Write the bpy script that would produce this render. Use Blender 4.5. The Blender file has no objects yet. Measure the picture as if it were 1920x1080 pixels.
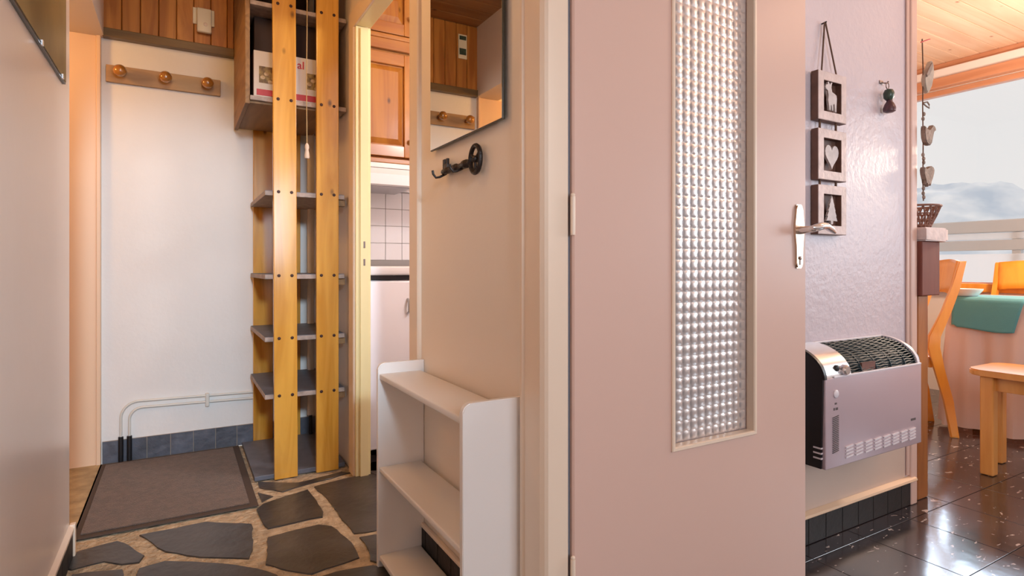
import bpy, bmesh, math, random
from mathutils import Vector, Matrix
random.seed(7)
PI = math.pi
C = bpy.context.scene.collection
sc = bpy.context.scene

# ------------------------------------------------------------ camera, world, sun, lamps, exposure
cam_d = bpy.data.cameras.new('camera'); cam = bpy.data.objects.new('camera', cam_d); C.objects.link(cam)
cam_d.sensor_width = 36.0; cam_d.lens = 36.0 * 1087 / 1920; cam_d.shift_y = -40 / 1920
cam_d.clip_start = 0.02; cam_d.clip_end = 2000
cam.location = (0, 0, 0.95); cam.rotation_euler = (PI / 2, 0, -math.radians(29.9))
sc.camera = cam
sc.view_settings.view_transform = 'Standard'; sc.view_settings.look = 'None'
sc.view_settings.gamma = 1.0; sc.view_settings.exposure = 0.0; sc.view_settings.use_curve_mapping = False
w = bpy.data.worlds.new('sky'); sc.world = w; w.use_nodes = True
bg = w.node_tree.nodes['Background']; bg.inputs[0].default_value = (0.83, 0.83, 0.83, 1); bg.inputs[1].default_value = 1.0
sc.cycles.max_bounces = 10; sc.cycles.diffuse_bounces = 6; sc.cycles.glossy_bounces = 5; sc.cycles.transmission_bounces = 8
sc.cycles.caustics_reflective = False; sc.cycles.caustics_refractive = False; sc.cycles.sample_clamp_indirect = 6.0

def sun(name, travel, strength, color, angle):
    l = bpy.data.lights.new(name, 'SUN'); o = bpy.data.objects.new(name, l); C.objects.link(o)
    l.energy = strength; l.color = color; l.angle = math.radians(angle)
    o.rotation_euler = Vector(travel).to_track_quat('-Z', 'Y').to_euler(); o.location = (12, -8, 6)
def lamp(name, loc, power, color, r=0.12):
    l = bpy.data.lights.new(name, 'POINT'); o = bpy.data.objects.new(name, l); C.objects.link(o)
    l.energy = power; l.color = color; l.shadow_soft_size = r; o.location = loc
def area(name, loc, power, color, sx, sy, travel=(0, 0, -1)):
    l = bpy.data.lights.new(name, 'AREA'); o = bpy.data.objects.new(name, l); C.objects.link(o)
    l.shape = 'RECTANGLE'; l.size = sx; l.size_y = sy; l.energy = power; l.color = color
    o.location = loc; o.rotation_euler = Vector(travel).to_track_quat('-Z', 'Y').to_euler()
sun('hazy_sun', (-0.86, -0.34, -0.40), 1.2, (0.66, 0.82, 1.0), 15)
area('added_side_fill', (5.0, -1.0, 1.50), 42, (0.82, 0.90, 1.0), 1.8, 1.3, (-1, 0, 0))  # added area light standing in for daylight through the unseen window half
area('added_rear_fill', (1.0, -2.55, 1.50), 52, (0.74, 0.87, 1.0), 1.2, 1.0, (0, 1, 0))  # added unseen area light for assumed daylight; the rear wall has no window
def spot(name, loc, aim, power, color, deg, blend, r=.1):
    l = bpy.data.lights.new(name, 'SPOT'); o = bpy.data.objects.new(name, l); C.objects.link(o)
    l.energy = power; l.color = color; l.spot_size = math.radians(deg); l.spot_blend = blend; l.shadow_soft_size = r
    o.location = loc; o.rotation_euler = (Vector(aim) - Vector(loc)).to_track_quat('-Z', 'Y').to_euler()
spot('added_corridor_spot', (0.05, -1.6, 1.9), (-.05, 3.4, .65), 450, (0.70, 0.86, 1.0), 29, .6, .15)  # unseen spot added to brighten the corridor end wall
lamp('assumed_corridor_lamp', (0.05, 1.85, 2.34), 12, (1.0, 0.60, 0.24), 0.12)  # unseen lamp, assumed from the warm light high in the corridor
lamp('assumed_side_room_lamp', (-1.0, 2.9, 1.98), 20, (1.0, 0.50, 0.12), 0.10)  # unseen lamp assumed from the orange light in the side opening
lamp('added_kitchen_lamp', (1.55, 1.7, 2.0), 44, (1.0, 0.93, 0.90), 0.12)  # unseen lamp added to light the kitchen
lamp('assumed_living_lamp', (2.9, 0.1, 2.30), 10, (1.0, 0.62, 0.42), 0.15)  # unseen lamp assumed from the bright pine ceiling
lamp('assumed_dining_lamp', (4.15, 1.0, 1.62), 82, (1.0, 0.76, 0.58), 0.12)  # unseen lamp assumed from the warm glow on tablecloth and chairs
lamp('added_entry_lamp', (0.6, -0.9, 2.30), 6, (1.0, 0.60, 0.36), 0.2)  # unseen lamp added for light from behind the camera

# ------------------------------------------------------------ mesh helpers
class MB:
    def __init__(s): s.bm = bmesh.new()
    def box(s, x0, x1, y0, y1, z0, z1, bev=0.0, seg=2):
        vs = [s.bm.verts.new((x, y, z)) for x in (x0, x1) for y in (y0, y1) for z in (z0, z1)]
        f = [(0,1,3,2),(4,6,7,5),(0,4,5,1),(2,3,7,6),(0,2,6,4),(1,5,7,3)]
        fs = [s.bm.faces.new([vs[i] for i in q]) for q in f]
        if bev > 0:
            es = list({e for q in fs for e in q.edges})
            bmesh.ops.bevel(s.bm, geom=es, offset=bev, segments=seg, affect='EDGES', profile=0.5, clamp_overlap=True)
        return s
    def prism(s, pts, h0, h1, axis='z', bev=0.0):
        def P(a, b, h):
            return {'z': (a, b, h), 'y': (a, h, b), 'x': (h, a, b)}[axis]
        lo = [s.bm.verts.new(P(a, b, h0)) for a, b in pts]; hi = [s.bm.verts.new(P(a, b, h1)) for a, b in pts]
        n = len(pts); fs = [s.bm.faces.new(lo), s.bm.faces.new(hi)]
        for i in range(n): fs.append(s.bm.faces.new([lo[i], lo[(i+1) % n], hi[(i+1) % n], hi[i]]))
        if bev > 0:
            es = list({e for q in fs[:2] for e in q.edges})
            bmesh.ops.bevel(s.bm, geom=es, offset=bev, segments=2, affect='EDGES', clamp_overlap=True)
        return s
    def tube(s, pts, r, n=10, closed=False, caps=True):
        pts = [Vector(p) for p in pts]; rs = r if isinstance(r, (list, tuple)) else [r] * len(pts)
        rings = []; m = len(pts); up = None
        for i, p in enumerate(pts):
            if closed: t = (pts[(i+1) % m] - pts[i-1])
            else: t = pts[min(i+1, m-1)] - pts[max(i-1, 0)]
            t.normalize()
            if up is None: up = Vector((0, 0, 1)) if abs(t.z) < .9 else Vector((1, 0, 0))
            a = up - t * up.dot(t); a.normalize(); b = t.cross(a); up = a
            rings.append([s.bm.verts.new(p + (a * math.cos(2*PI*k/n) + b * math.sin(2*PI*k/n)) * rs[i]) for k in range(n)])
        for i in range(m if closed else m - 1):
            A, B = rings[i], rings[(i+1) % m]
            for k in range(n): s.bm.faces.new([A[k], A[(k+1) % n], B[(k+1) % n], B[k]])
        if caps and not closed:
            s.bm.faces.new(rings[0]); s.bm.faces.new(rings[-1])
        return s
    def lathe(s, prof, c=(0, 0, 0), axis='z', n=24):
        rings = []
        for r, h in prof:
            ring = []
            for k in range(n):
                a = 2*PI*k/n; u, v = r*math.cos(a), r*math.sin(a)
                q = {'z': (u, v, h), 'y': (u, h, v), 'x': (h, u, v)}[axis]
                ring.append(s.bm.verts.new((c[0]+q[0], c[1]+q[1], c[2]+q[2])))
            rings.append(ring)
        for A, B in zip(rings, rings[1:]):
            for k in range(n): s.bm.faces.new([A[k], A[(k+1) % n], B[(k+1) % n], B[k]])
        s.bm.faces.new(rings[0]); s.bm.faces.new(rings[-1])
        return s
    def ball(s, c, r, sx=1, sy=1, sz=1, u=16, v=10):
        m = Matrix.Translation(c) @ Matrix.Diagonal((sx, sy, sz, 1))
        bmesh.ops.create_uvsphere(s.bm, u_segments=u, v_segments=v, radius=r, matrix=m); return s
    def grid(s, fn, nu, nv):
        V = [[s.bm.verts.new(fn(i / nu, j / nv)) for j in range(nv+1)] for i in range(nu+1)]
        for i in range(nu):
            for j in range(nv): s.bm.faces.new([V[i][j], V[i+1][j], V[i+1][j+1], V[i][j+1]])
        return s
    def rot(s, ang, axis, c):
        bmesh.ops.rotate(s.bm, verts=s.bm.verts[:], cent=c, matrix=Matrix.Rotation(ang, 3, axis)); return s

ORG = {}
def build(name, mb, m, parent=None, smooth=False, local=False):
    bm = mb.bm
    bmesh.ops.remove_doubles(bm, verts=bm.verts[:], dist=1e-6)
    bmesh.ops.recalc_face_normals(bm, faces=bm.faces[:])
    org = ORG.get(parent.name, Vector((0, 0, 0))) if parent is not None else None
    if parent is None:
        # origin at the base centre of the thing
        xs = [v.co.x for v in bm.verts]; ys = [v.co.y for v in bm.verts]; zs = [v.co.z for v in bm.verts]
        org = Vector(((min(xs)+max(xs))/2, (min(ys)+max(ys))/2, min(zs)))
    if not local: bmesh.ops.translate(bm, verts=bm.verts[:], vec=-org)
    if smooth:
        for f in bm.faces: f.smooth = True
        for e in bm.edges:
            if len(e.link_faces) == 2 and e.calc_face_angle(0) > math.radians(40): e.smooth = False
    me = bpy.data.meshes.new(name); bm.to_mesh(me); bm.free(); me.materials.append(m)
    o = bpy.data.objects.new(name, me); C.objects.link(o)
    if parent is None:
        if not local: o.location = org
        ORG[o.name] = org
    else:
        o.parent = parent; ORG[o.name] = org
    return o
def tag(o, label=None, cat=None, group=None, kind=None):
    if label: o['label'] = label
    if cat: o['category'] = cat
    if group: o['group'] = group
    if kind: o['kind'] = kind
    return o
def thing(name, loc, label, cat, rz=0, group=None):
    o = bpy.data.objects.new(name, None); C.objects.link(o); o.empty_display_size = .05
    o.location = loc; o.rotation_euler = (0, 0, rz); ORG[o.name] = Vector(loc)
    return tag(o, label, cat, group)
def piece(name, me, parent, loc, rot=(0, 0, 0)):
    o = bpy.data.objects.new(name, me); C.objects.link(o); o.parent = parent
    o.location = Vector(loc) - ORG[parent.name]; o.rotation_euler = rot; ORG[o.name] = ORG[parent.name]
    return o
def mesh_of(mb, m, name='piece', smooth=False):
    bmesh.ops.recalc_face_normals(mb.bm, faces=mb.bm.faces[:])
    if smooth:
        for f in mb.bm.faces: f.smooth = True
    me = bpy.data.meshes.new(name); mb.bm.to_mesh(me); mb.bm.free(); me.materials.append(m); return me
def struct(name, mb, m, label, parent=None, smooth=False):
    o = build(name, mb, m, parent, smooth)
    if parent is None: tag(o, label, None, None, 'structure')
    return o

# ------------------------------------------------------------ materials
def mat(name, col, rough=.5, metal=0, spec=.5, ior=None, var=0.0, vscale=3.0, bump=0.0, bscale=60.0, coat=0, trans=0, sheen=0, vcol=None, objvar=0.0, bdist=.01, coatr=.05):
    m = bpy.data.materials.new(name); m.use_nodes = True; nt = m.node_tree; N = nt.nodes; L = nt.links
    b = N['Principled BSDF']
    b.inputs['Base Color'].default_value = (*col, 1); b.inputs['Roughness'].default_value = rough
    b.inputs['Metallic'].default_value = metal; b.inputs['Specular IOR Level'].default_value = spec
    if ior: b.inputs['IOR'].default_value = ior
    b.inputs['Coat Weight'].default_value = coat; b.inputs['Coat Roughness'].default_value = coatr
    b.inputs['Transmission Weight'].default_value = trans
    b.inputs['Sheen Weight'].default_value = sheen
    tc = N.new('ShaderNodeTexCoord')
    out = None
    if var > 0 or vcol:
        nz = N.new('ShaderNodeTexNoise'); nz.inputs['Scale'].default_value = vscale; nz.inputs['Detail'].default_value = 5
        L.new(tc.outputs['Object'], nz.inputs['Vector'])
        r = N.new('ShaderNodeValToRGB'); L.new(nz.outputs['Fac'], r.inputs['Fac'])
        r.color_ramp.elements[0].position = .35; r.color_ramp.elements[1].position = .65
        c2 = vcol or tuple(c * (1 - var) for c in col)
        r.color_ramp.elements[0].color = (*c2, 1); r.color_ramp.elements[1].color = (*col, 1)
        out = r.outputs['Color']
    if objvar > 0:
        oi = N.new('ShaderNodeObjectInfo'); hsv = N.new('ShaderNodeHueSaturation')
        mr = N.new('ShaderNodeMapRange'); mr.inputs['To Min'].default_value = 1 - objvar; mr.inputs['To Max'].default_value = 1 + objvar
        L.new(oi.outputs['Random'], mr.inputs['Value']); L.new(mr.outputs['Result'], hsv.inputs['Value'])
        if out: L.new(out, hsv.inputs['Color'])
        else: hsv.inputs['Color'].default_value = (*col, 1)
        out = hsv.outputs['Color']
    if out: L.new(out, b.inputs['Base Color'])
    if bump > 0:
        nz = N.new('ShaderNodeTexNoise'); nz.inputs['Scale'].default_value = bscale; nz.inputs['Detail'].default_value = 4
        L.new(tc.outputs['Object'], nz.inputs['Vector'])
        bp = N.new('ShaderNodeBump'); bp.inputs['Strength'].default_value = bump; bp.inputs['Distance'].default_value = bdist
        L.new(nz.outputs['Fac'], bp.inputs['Height']); L.new(bp.outputs['Normal'], b.inputs['Normal'])
    return m
def wood(name, light, dark, axis='z', rough=.35, fine=16.0, stretch=14.0, knots=True, coat=.3, objvar=.08, knotcol=None):
    m = bpy.data.materials.new(name); m.use_nodes = True; nt = m.node_tree; N = nt.nodes; L = nt.links
    b = N['Principled BSDF']; b.inputs['Roughness'].default_value = rough; b.inputs['Coat Weight'].default_value = coat; b.inputs['Coat Roughness'].default_value = .15
    tc = N.new('ShaderNodeTexCoord'); oi = N.new('ShaderNodeObjectInfo')
    ad = N.new('ShaderNodeVectorMath'); ad.operation = 'ADD'
    cb = N.new('ShaderNodeCombineXYZ'); mu = N.new('ShaderNodeMath'); mu.operation = 'MULTIPLY'; mu.inputs[1].default_value = 17.0
    L.new(oi.outputs['Random'], mu.inputs[0]); L.new(mu.outputs[0], cb.inputs[0]); L.new(mu.outputs[0], cb.inputs[1]); L.new(mu.outputs[0], cb.inputs[2])
    L.new(tc.outputs['Object'], ad.inputs[0]); L.new(cb.outputs[0], ad.inputs[1])
    mp = N.new('ShaderNodeMapping'); sc_ = [fine] * 3; sc_['xyz'.index(axis)] = fine / stretch; mp.inputs['Scale'].default_value = sc_
    L.new(ad.outputs[0], mp.inputs['Vector'])
    nz = N.new('ShaderNodeTexNoise'); nz.inputs['Scale'].default_value = 1.0; nz.inputs['Detail'].default_value = 6; nz.inputs['Distortion'].default_value = 1.2
    L.new(mp.outputs[0], nz.inputs['Vector'])
    r = N.new('ShaderNodeValToRGB'); L.new(nz.outputs['Fac'], r.inputs['Fac'])
    r.color_ramp.elements[0].position = .36; r.color_ramp.elements[0].color = (*dark, 1)
    r.color_ramp.elements[1].position = .62; r.color_ramp.elements[1].color = (*light, 1)
    out = r.outputs['Color']
    if knots:
        mp2 = N.new('ShaderNodeMapping'); s2 = [9.0] * 3; s2['xyz'.index(axis)] = 5.0; mp2.inputs['Scale'].default_value = s2
        L.new(ad.outputs[0], mp2.inputs['Vector'])
        vo = N.new('ShaderNodeTexVoronoi'); vo.inputs['Scale'].default_value = 1.0; L.new(mp2.outputs[0], vo.inputs['Vector'])
        r2 = N.new('ShaderNodeValToRGB'); L.new(vo.outputs['Distance'], r2.inputs['Fac'])
        r2.color_ramp.elements[0].position = .035; r2.color_ramp.elements[0].color = (1, 1, 1, 1)
        r2.color_ramp.elements[1].position = .11; r2.color_ramp.elements[1].color = (0, 0, 0, 1)
        mx = N.new('ShaderNodeMix'); mx.data_type = 'RGBA'
        L.new(r2.outputs['Color'], mx.inputs[0]); L.new(out, mx.inputs[6]); mx.inputs[7].default_value = (*(knotcol or tuple(c*.35 for c in dark)), 1)
        out = mx.outputs[2]
    hsv = N.new('ShaderNodeHueSaturation'); mr = N.new('ShaderNodeMapRange')
    mr.inputs['To Min'].default_value = 1 - objvar; mr.inputs['To Max'].default_value = 1 + objvar
    L.new(oi.outputs['Random'], mr.inputs['Value']); L.new(mr.outputs['Result'], hsv.inputs['Value']); L.new(out, hsv.inputs['Color'])
    L.new(hsv.outputs['Color'], b.inputs['Base Color'])
    bp = N.new('ShaderNodeBump'); bp.inputs['Strength'].default_value = .12; bp.inputs['Distance'].default_value = .002
    L.new(nz.outputs['Fac'], bp.inputs['Height']); L.new(bp.outputs['Normal'], b.inputs['Normal'])
    return m

M = {}
M['wall'] = mat('cream_wall_paint', (.74, .69, .60), .55, bump=.12, bscale=90, var=.04)
M['wall_l'] = mat('left_wall_paint', (.78, .70, .65), .28, bump=.05, bscale=30, var=.03)
M['wall_back'] = mat('white_plaster', (.82, .81, .79), .6, bump=.12, bscale=40, var=.04)
M['wall_mid'] = mat('beige_wall_paint', (.80, .71, .61), .45, bump=.05, bscale=60)
M['wall_tex'] = mat('glossy_textured_paint', (.62, .56, .61), .34, bump=.4, bscale=48, bdist=.006)
M['wall_room'] = mat('room_paint', (.74, .66, .60), .7)
M['trim'] = mat('cream_gloss_trim', (.80, .66, .53), .28, bump=.03, bscale=20)
M['door'] = mat('pink_beige_gloss_door', (.66, .46, .39), .36, bump=.03, bscale=14, bdist=.004)
M['jamb'] = mat('pale_yellow_jamb', (.82, .72, .40), .35)
M['white'] = mat('white_lacquer', (.82, .79, .77), .3)
M['white_shelf'] = mat('warm_white_lacquer', (.80, .76, .72), .33)
M['gloss_white'] = mat('white_enamel', (.84, .84, .86), .2)
M['mortar'] = mat('sandy_mortar', (.52, .42, .29), .9, var=.35, vscale=26, bump=1.0, bscale=45, bdist=.02)
M['slate'] = mat('dark_slate', (.064, .056, .052), .36, var=.4, vscale=7, bump=.35, bscale=22, objvar=.22)
M['base_slate'] = mat('blue_grey_slate_tile', (.115, .125, .16), .5, var=.4, vscale=14, bump=.4, bscale=30, objvar=.15)
M['base_dark'] = mat('black_slate_tile', (.016, .012, .012), .55, var=.3, vscale=14, bump=.2, objvar=.2)
M['grout'] = mat('tan_grout', (.36, .30, .25), .9)
M['grout_d'] = mat('dark_grout', (.05, .035, .03), .8)
M['tan_stone'] = mat('tan_threshold_stone', (.48, .36, .20), .7, var=.4, vscale=12, bump=.5)
M['mat'] = mat('brown_mat_pile', (.15, .094, .066), .95, var=.35, vscale=40, bump=1.0, bscale=260, sheen=.3)
M['mat_edge'] = mat('rubber_mat_border', (.065, .045, .036), .8)
M['pine'] = wood('honey_pine', (.66, .34, .055), (.48, .21, .022), 'z', .2, 15, 14, coat=.5)
M['pine_clad'] = wood('orange_pine_cladding', (.54, .22, .04), (.36, .12, .016), 'z', .4, 22, 12, coat=.2, objvar=.16)
M['pine_dark'] = wood('brown_timber', (.30, .165, .065), (.18, .095, .036), 'y', .6, 20, 10, knots=False, coat=0)
M['olive'] = wood('olive_brown_rail', (.17, .105, .04), (.12, .07, .025), 'x', .5, 20, 10, knots=False)
M['hookwood'] = wood('faded_oak_board', (.43, .27, .14), (.35, .21, .10), 'x', .5, 20, 12, knots=False, coat=.1)
M['knob'] = wood('varnished_knob', (.46, .21, .05), (.33, .13, .02), 'y', .15, 14, 4, knots=False, coat=1)
M['cab'] = wood('kitchen_pine', (.46, .19, .022), (.35, .12, .012), 'z', .5, 14, 10, coat=.05)
M['cab_x'] = wood('kitchen_pine_rail', (.43, .17, .02), (.32, .105, .010), 'x', .3, 14, 10, coat=.4, knots=False)
M['ceil'] = wood('pale_pine_ceiling', (.80, .58, .42), (.72, .48, .32), 'x', .45, 14, 16, coat=.1, objvar=.05, knotcol=(.42, .2, .12))
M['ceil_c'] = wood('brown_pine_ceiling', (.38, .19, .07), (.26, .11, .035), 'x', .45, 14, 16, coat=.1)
M['header'] = wood('orange_pine_rail', (.62, .30, .17), (.52, .23, .12), 'y', .4, 14, 12, knots=False)
M['chair'] = wood('orange_beech', (.90, .38, .045), (.80, .29, .03), 'z', .35, 9, 8, knots=False, coat=.3)
M['bench'] = wood('honey_beech', (.80, .37, .10), (.70, .29, .065), 'z', .3, 9, 8, knots=False, coat=.3)
M['post'] = wood('brown_pine_post', (.42, .16, .045), (.30, .10, .025), 'z', .35, 14, 12, knots=False)
M['walnut'] = wood('reddish_walnut', (.27, .085, .055), (.19, .055, .038), 'z', .65, 12, 10, knots=False, coat=0)
M['frame'] = mat('greyed_wood_frame', (.74, .62, .60), .5, var=.2, vscale=20, bump=.2)
M['frame_side'] = mat('dark_brown_wood', (.17, .085, .06), .55, var=.3, vscale=20)
M['cutout'] = mat('whitewashed_wood', (.62, .57, .57), .5, var=.25, vscale=30)
M['string'] = mat('brown_jute', (.16, .09, .06), .9, bump=.6, bscale=400)
M['cord'] = mat('cotton_cord', (.50, .36, .18), .9)
M['tassel'] = mat('cream_tassel', (.70, .55, .42), .9)
M['iron'] = mat('black_wrought_iron', (.035, .028, .026), .35, metal=.7, bump=.3, bscale=120)
M['screw'] = mat('dark_screw', (.05, .02, .015), .5, metal=.5)
M['mirror'] = mat('mirror_glass', (.86, .84, .78), .01, metal=1)
M['mirror_edge'] = mat('dark_mirror_edge', (.05, .05, .04), .3)
M['chrome'] = mat('chrome', (.78, .78, .80), .2, metal=.85)
M['brass'] = mat('polished_brassy_steel', (.66, .50, .38), .2, metal=1)
M['pewter'] = mat('pewter', (.35, .30, .28), .3, metal=1)
M['lino'] = mat('slate_blue_lining', (.13, .14, .175), .5, var=.2, vscale=20)
M['edge'] = mat('worn_pale_shelf_edge', (.42, .33, .28), .6, var=.4, vscale=30)
M['heater'] = mat('silver_pink_enamel', (.50, .40, .44), .33, metal=.15, var=.03)
M['black'] = mat('black_plastic', (.018, .016, .018), .35)
M['black_gl'] = mat('dark_teal_black_grille', (.012, .028, .036), .5, spec=.25)
M['inside'] = mat('heater_inside', (.05, .025, .02), .7)
M['slotlight'] = mat('pale_louvre', (.72, .68, .72), .35)
M['slotdark'] = mat('grey_louvre', (.10, .08, .08), .5)
M['bluegrey'] = mat('gap_shade_grey', (.17, .19, .23), .5)
M['tile_w'] = mat('white_glazed_tile', (.86, .87, .90), .12, objvar=.02)
M['tgrout'] = mat('grey_grout', (.35, .34, .33), .9)
M['fridge'] = mat('fridge_white', (.84, .83, .88), .25)
M['steel'] = mat('brushed_steel', (.45, .45, .47), .35, metal=.9)
M['box_w'] = mat('white_printed_card', (.80, .74, .66), .4)
M['box_side'] = mat('shaded_card', (.20, .13, .12), .7, var=.2, vscale=10)
M['red'] = mat('red_print', (.60, .05, .06), .4)
M['food'] = mat('printed_food_photo', (.45, .32, .10), .4, vcol=(.10, .045, .02), vscale=45)
M['food2'] = mat('printed_food_pieces', (.75, .62, .40), .4, vcol=(.45, .28, .12), vscale=60)
M['darkbrown'] = mat('dark_brown_card', (.045, .018, .010), .7, var=.3, vscale=6)
M['cloth'] = mat('pale_pink_tablecloth', (.90, .72, .65), .8, bump=.1, bscale=300, sheen=.2)
M['teal'] = mat('teal_cloth', (.10, .33, .37), .85, bump=.3, bscale=500, sheen=.2)
M['porcelain'] = mat('white_porcelain', (.85, .84, .84), .15)
M['wicker'] = mat('brown_wicker', (.24, .12, .09), .6, bump=.5, bscale=150)
M['bird'] = mat('grey_brown_cloth', (.34, .27, .235), .8, var=.35, vscale=30, bump=.4)
M['birdlight'] = mat('grey_beige_cloth', (.46, .40, .34), .8, var=.2, vscale=30)
M['green'] = mat('dark_green_glaze', (.05, .085, .06), .3, var=.5, vscale=60)
M['plum'] = mat('plum_glaze', (.12, .05, .065), .3, var=.4, vscale=60)
M['rail'] = mat('grey_balcony_rail', (.50, .51, .52), .5)
M['railw'] = mat('white_balcony_board', (.93, .93, .93), .6)
M['snow'] = mat('snow', (.82, .84, .88), .8)
M['concrete'] = mat('pale_concrete', (.6, .58, .55), .8)
M['pipe'] = mat('white_painted_pipe', (.70, .69, .64), .4)
M['rubber'] = mat('black_pipe_sleeve', (.01, .01, .012), .4)
M['plastic'] = mat('ivory_plastic', (.78, .70, .52), .35)

def tile_mat():
    m = mat('speckled_polished_tile', (.05, .04, .045), .16, spec=.5, ior=2.5, objvar=.1)
    nt = m.node_tree; N = nt.nodes; L = nt.links; b = N['Principled BSDF']
    g = N.new('ShaderNodeNewGeometry')
    mp = N.new('ShaderNodeMapping'); mp.inputs['Scale'].default_value = (38, 78, 38); mp.inputs['Rotation'].default_value = (0, 0, .5)
    L.new(g.outputs['Position'], mp.inputs['Vector'])
    nz = N.new('ShaderNodeTexNoise'); nz.inputs['Scale'].default_value = .55; nz.inputs['Detail'].default_value = 3; nz.inputs['Distortion'].default_value = .8
    L.new(mp.outputs[0], nz.inputs['Vector'])
    r = N.new('ShaderNodeValToRGB'); L.new(nz.outputs['Fac'], r.inputs['Fac'])
    e = r.color_ramp.elements; e[0].position = .66; e[0].color = (0, 0, 0, 1); e[1].position = .68; e[1].color = (1, 1, 1, 1)
    n2 = N.new('ShaderNodeTexNoise'); n2.inputs['Scale'].default_value = 5; n2.inputs['Detail'].default_value = 6; L.new(g.outputs['Position'], n2.inputs['Vector'])
    r2 = N.new('ShaderNodeValToRGB'); L.new(n2.outputs['Fac'], r2.inputs['Fac'])
    r2.color_ramp.elements[0].position = .3; r2.color_ramp.elements[0].color = (.020, .017, .022, 1)
    r2.color_ramp.elements[1].position = .75; r2.color_ramp.elements[1].color = (.050, .038, .042, 1)
    mx = N.new('ShaderNodeMix'); mx.data_type = 'RGBA'; L.new(r.outputs['Color'], mx.inputs[0]); L.new(r2.outputs['Color'], mx.inputs[6]); mx.inputs[7].default_value = (.50, .44, .42, 1)
    L.new(mx.outputs[2], b.inputs['Base Color'])
    n3 = N.new('ShaderNodeTexNoise'); n3.inputs['Scale'].default_value = 9; L.new(g.outputs['Position'], n3.inputs['Vector'])
    bp = N.new('ShaderNodeBump'); bp.inputs['Strength'].default_value = .25; bp.inputs['Distance'].default_value = .004
    L.new(n3.outputs['Fac'], bp.inputs['Height']); L.new(bp.outputs['Normal'], b.inputs['Normal'])
    return m
M['tile'] = tile_mat()
def glass_mat(name, rough, tint=(1, 1, 1), tr=1.0):
    m = bpy.data.materials.new(name); m.use_nodes = True; b = m.node_tree.nodes['Principled BSDF']
    b.inputs['Base Color'].default_value = (*tint, 1); b.inputs['Transmission Weight'].default_value = tr
    b.inputs['Roughness'].default_value = rough; b.inputs['IOR'].default_value = 1.45
    return m
M['bumpglass'] = glass_mat('bubbled_glass', .26, (.66, .61, .61), .6)
def pane_mat():
    m = bpy.data.materials.new('clear_window_glass'); m.use_nodes = True; nt = m.node_tree; N = nt.nodes; L = nt.links
    N.remove(N['Principled BSDF']); t = N.new('ShaderNodeBsdfTransparent'); g = N.new('ShaderNodeBsdfGlossy'); g.inputs['Roughness'].default_value = .02
    mx = N.new('ShaderNodeMixShader'); mx.inputs[0].default_value = .04
    L.new(t.outputs[0], mx.inputs[1]); L.new(g.outputs[0], mx.inputs[2]); L.new(mx.outputs[0], N['Material Output'].inputs['Surface'])
    return m
M['pane'] = pane_mat()
def curtain_cloth(m):
    nt = m.node_tree; N = nt.nodes; L = nt.links; b = N['Principled BSDF']
    tr = N.new('ShaderNodeBsdfTranslucent'); tr.inputs[0].default_value = (.85, .55, .42, 1)
    mx = N.new('ShaderNodeMixShader'); mx.inputs[0].default_value = .3
    L.new(b.outputs[0], mx.inputs[1]); L.new(tr.outputs[0], mx.inputs[2]); L.new(mx.outputs[0], N['Material Output'].inputs['Surface'])
curtain_cloth(M['cloth'])
nt_ = M['railw'].node_tree; tr_ = nt_.nodes.new('ShaderNodeBsdfTranslucent'); tr_.inputs[0].default_value = (.95, .95, .95, 1)  # translucency added so the backlit boards come out bright
mx_ = nt_.nodes.new('ShaderNodeMixShader'); mx_.inputs[0].default_value = .65
nt_.links.new(nt_.nodes['Principled BSDF'].outputs[0], mx_.inputs[1]); nt_.links.new(tr_.outputs[0], mx_.inputs[2]); nt_.links.new(mx_.outputs[0], nt_.nodes['Material Output'].inputs['Surface'])

# ------------------------------------------------------------ shell
CE = 2.5
XL, XM, XW = -.31, .70, 5.07        # left wall face, middle wall face, window wall
YB, YH, YR = 3.40, 1.22, -2.6       # back wall face, heater wall face, rear wall
# left wall: solid to Y=2.37, lintel over the opening to the back wall
mb = MB(); mb.box(XL-.16, XL, YR, 2.37, 0, CE, .004); struct('wall_left', mb, M['wall_l'], 'smooth cream wall along the left of the corridor')
mb = MB(); mb.box(XL-.16, XL, 2.37, YB, 2.05, CE); struct('wall_left_lintel', mb, M['wall_room'], 'cream lintel over the side opening at the corridor end')
mb = MB(); mb.box(-1.9, .76, YB, YB+.1, 0, CE); struct('wall_back', mb, M['wall_back'], 'white end wall behind the peg rail')
mb = MB(); mb.box(-1.9, XL-.03, YB-.022, YB, 0, 2.05, .002); mb.box(XL-.03, XL-.012, YB-.03, YB, 0, 2.09, .003)
M['panel'] = mat('orange_beige_panel', (.76, .55, .38), .45)
struct('trim_3', mb, M['panel'], 'painted panel and corner strip closing the side opening')
mb = MB(); mb.box(-1.95, -1.9, 1.6, YB, 0, CE); mb.box(-1.9, XL-.16, 1.6, 1.65, 0, CE)
struct('wall_side_room', mb, M['wall_room'], 'cream walls of the side room seen in the mirror')
# middle wall (kitchen doorway between Y 1.90 and 2.64)
mb = MB(); mb.box(XM, XM+.055, 1.06, 1.90, 0, CE); mb.box(XM, XM+.055, 2.64, YB, 0, CE); mb.box(XM, XM+.055, 1.90, 2.64, 2.06, CE)
struct('wall_middle', mb, M['wall_mid'], 'beige partition wall with the mirror and the kitchen doorway')
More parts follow.
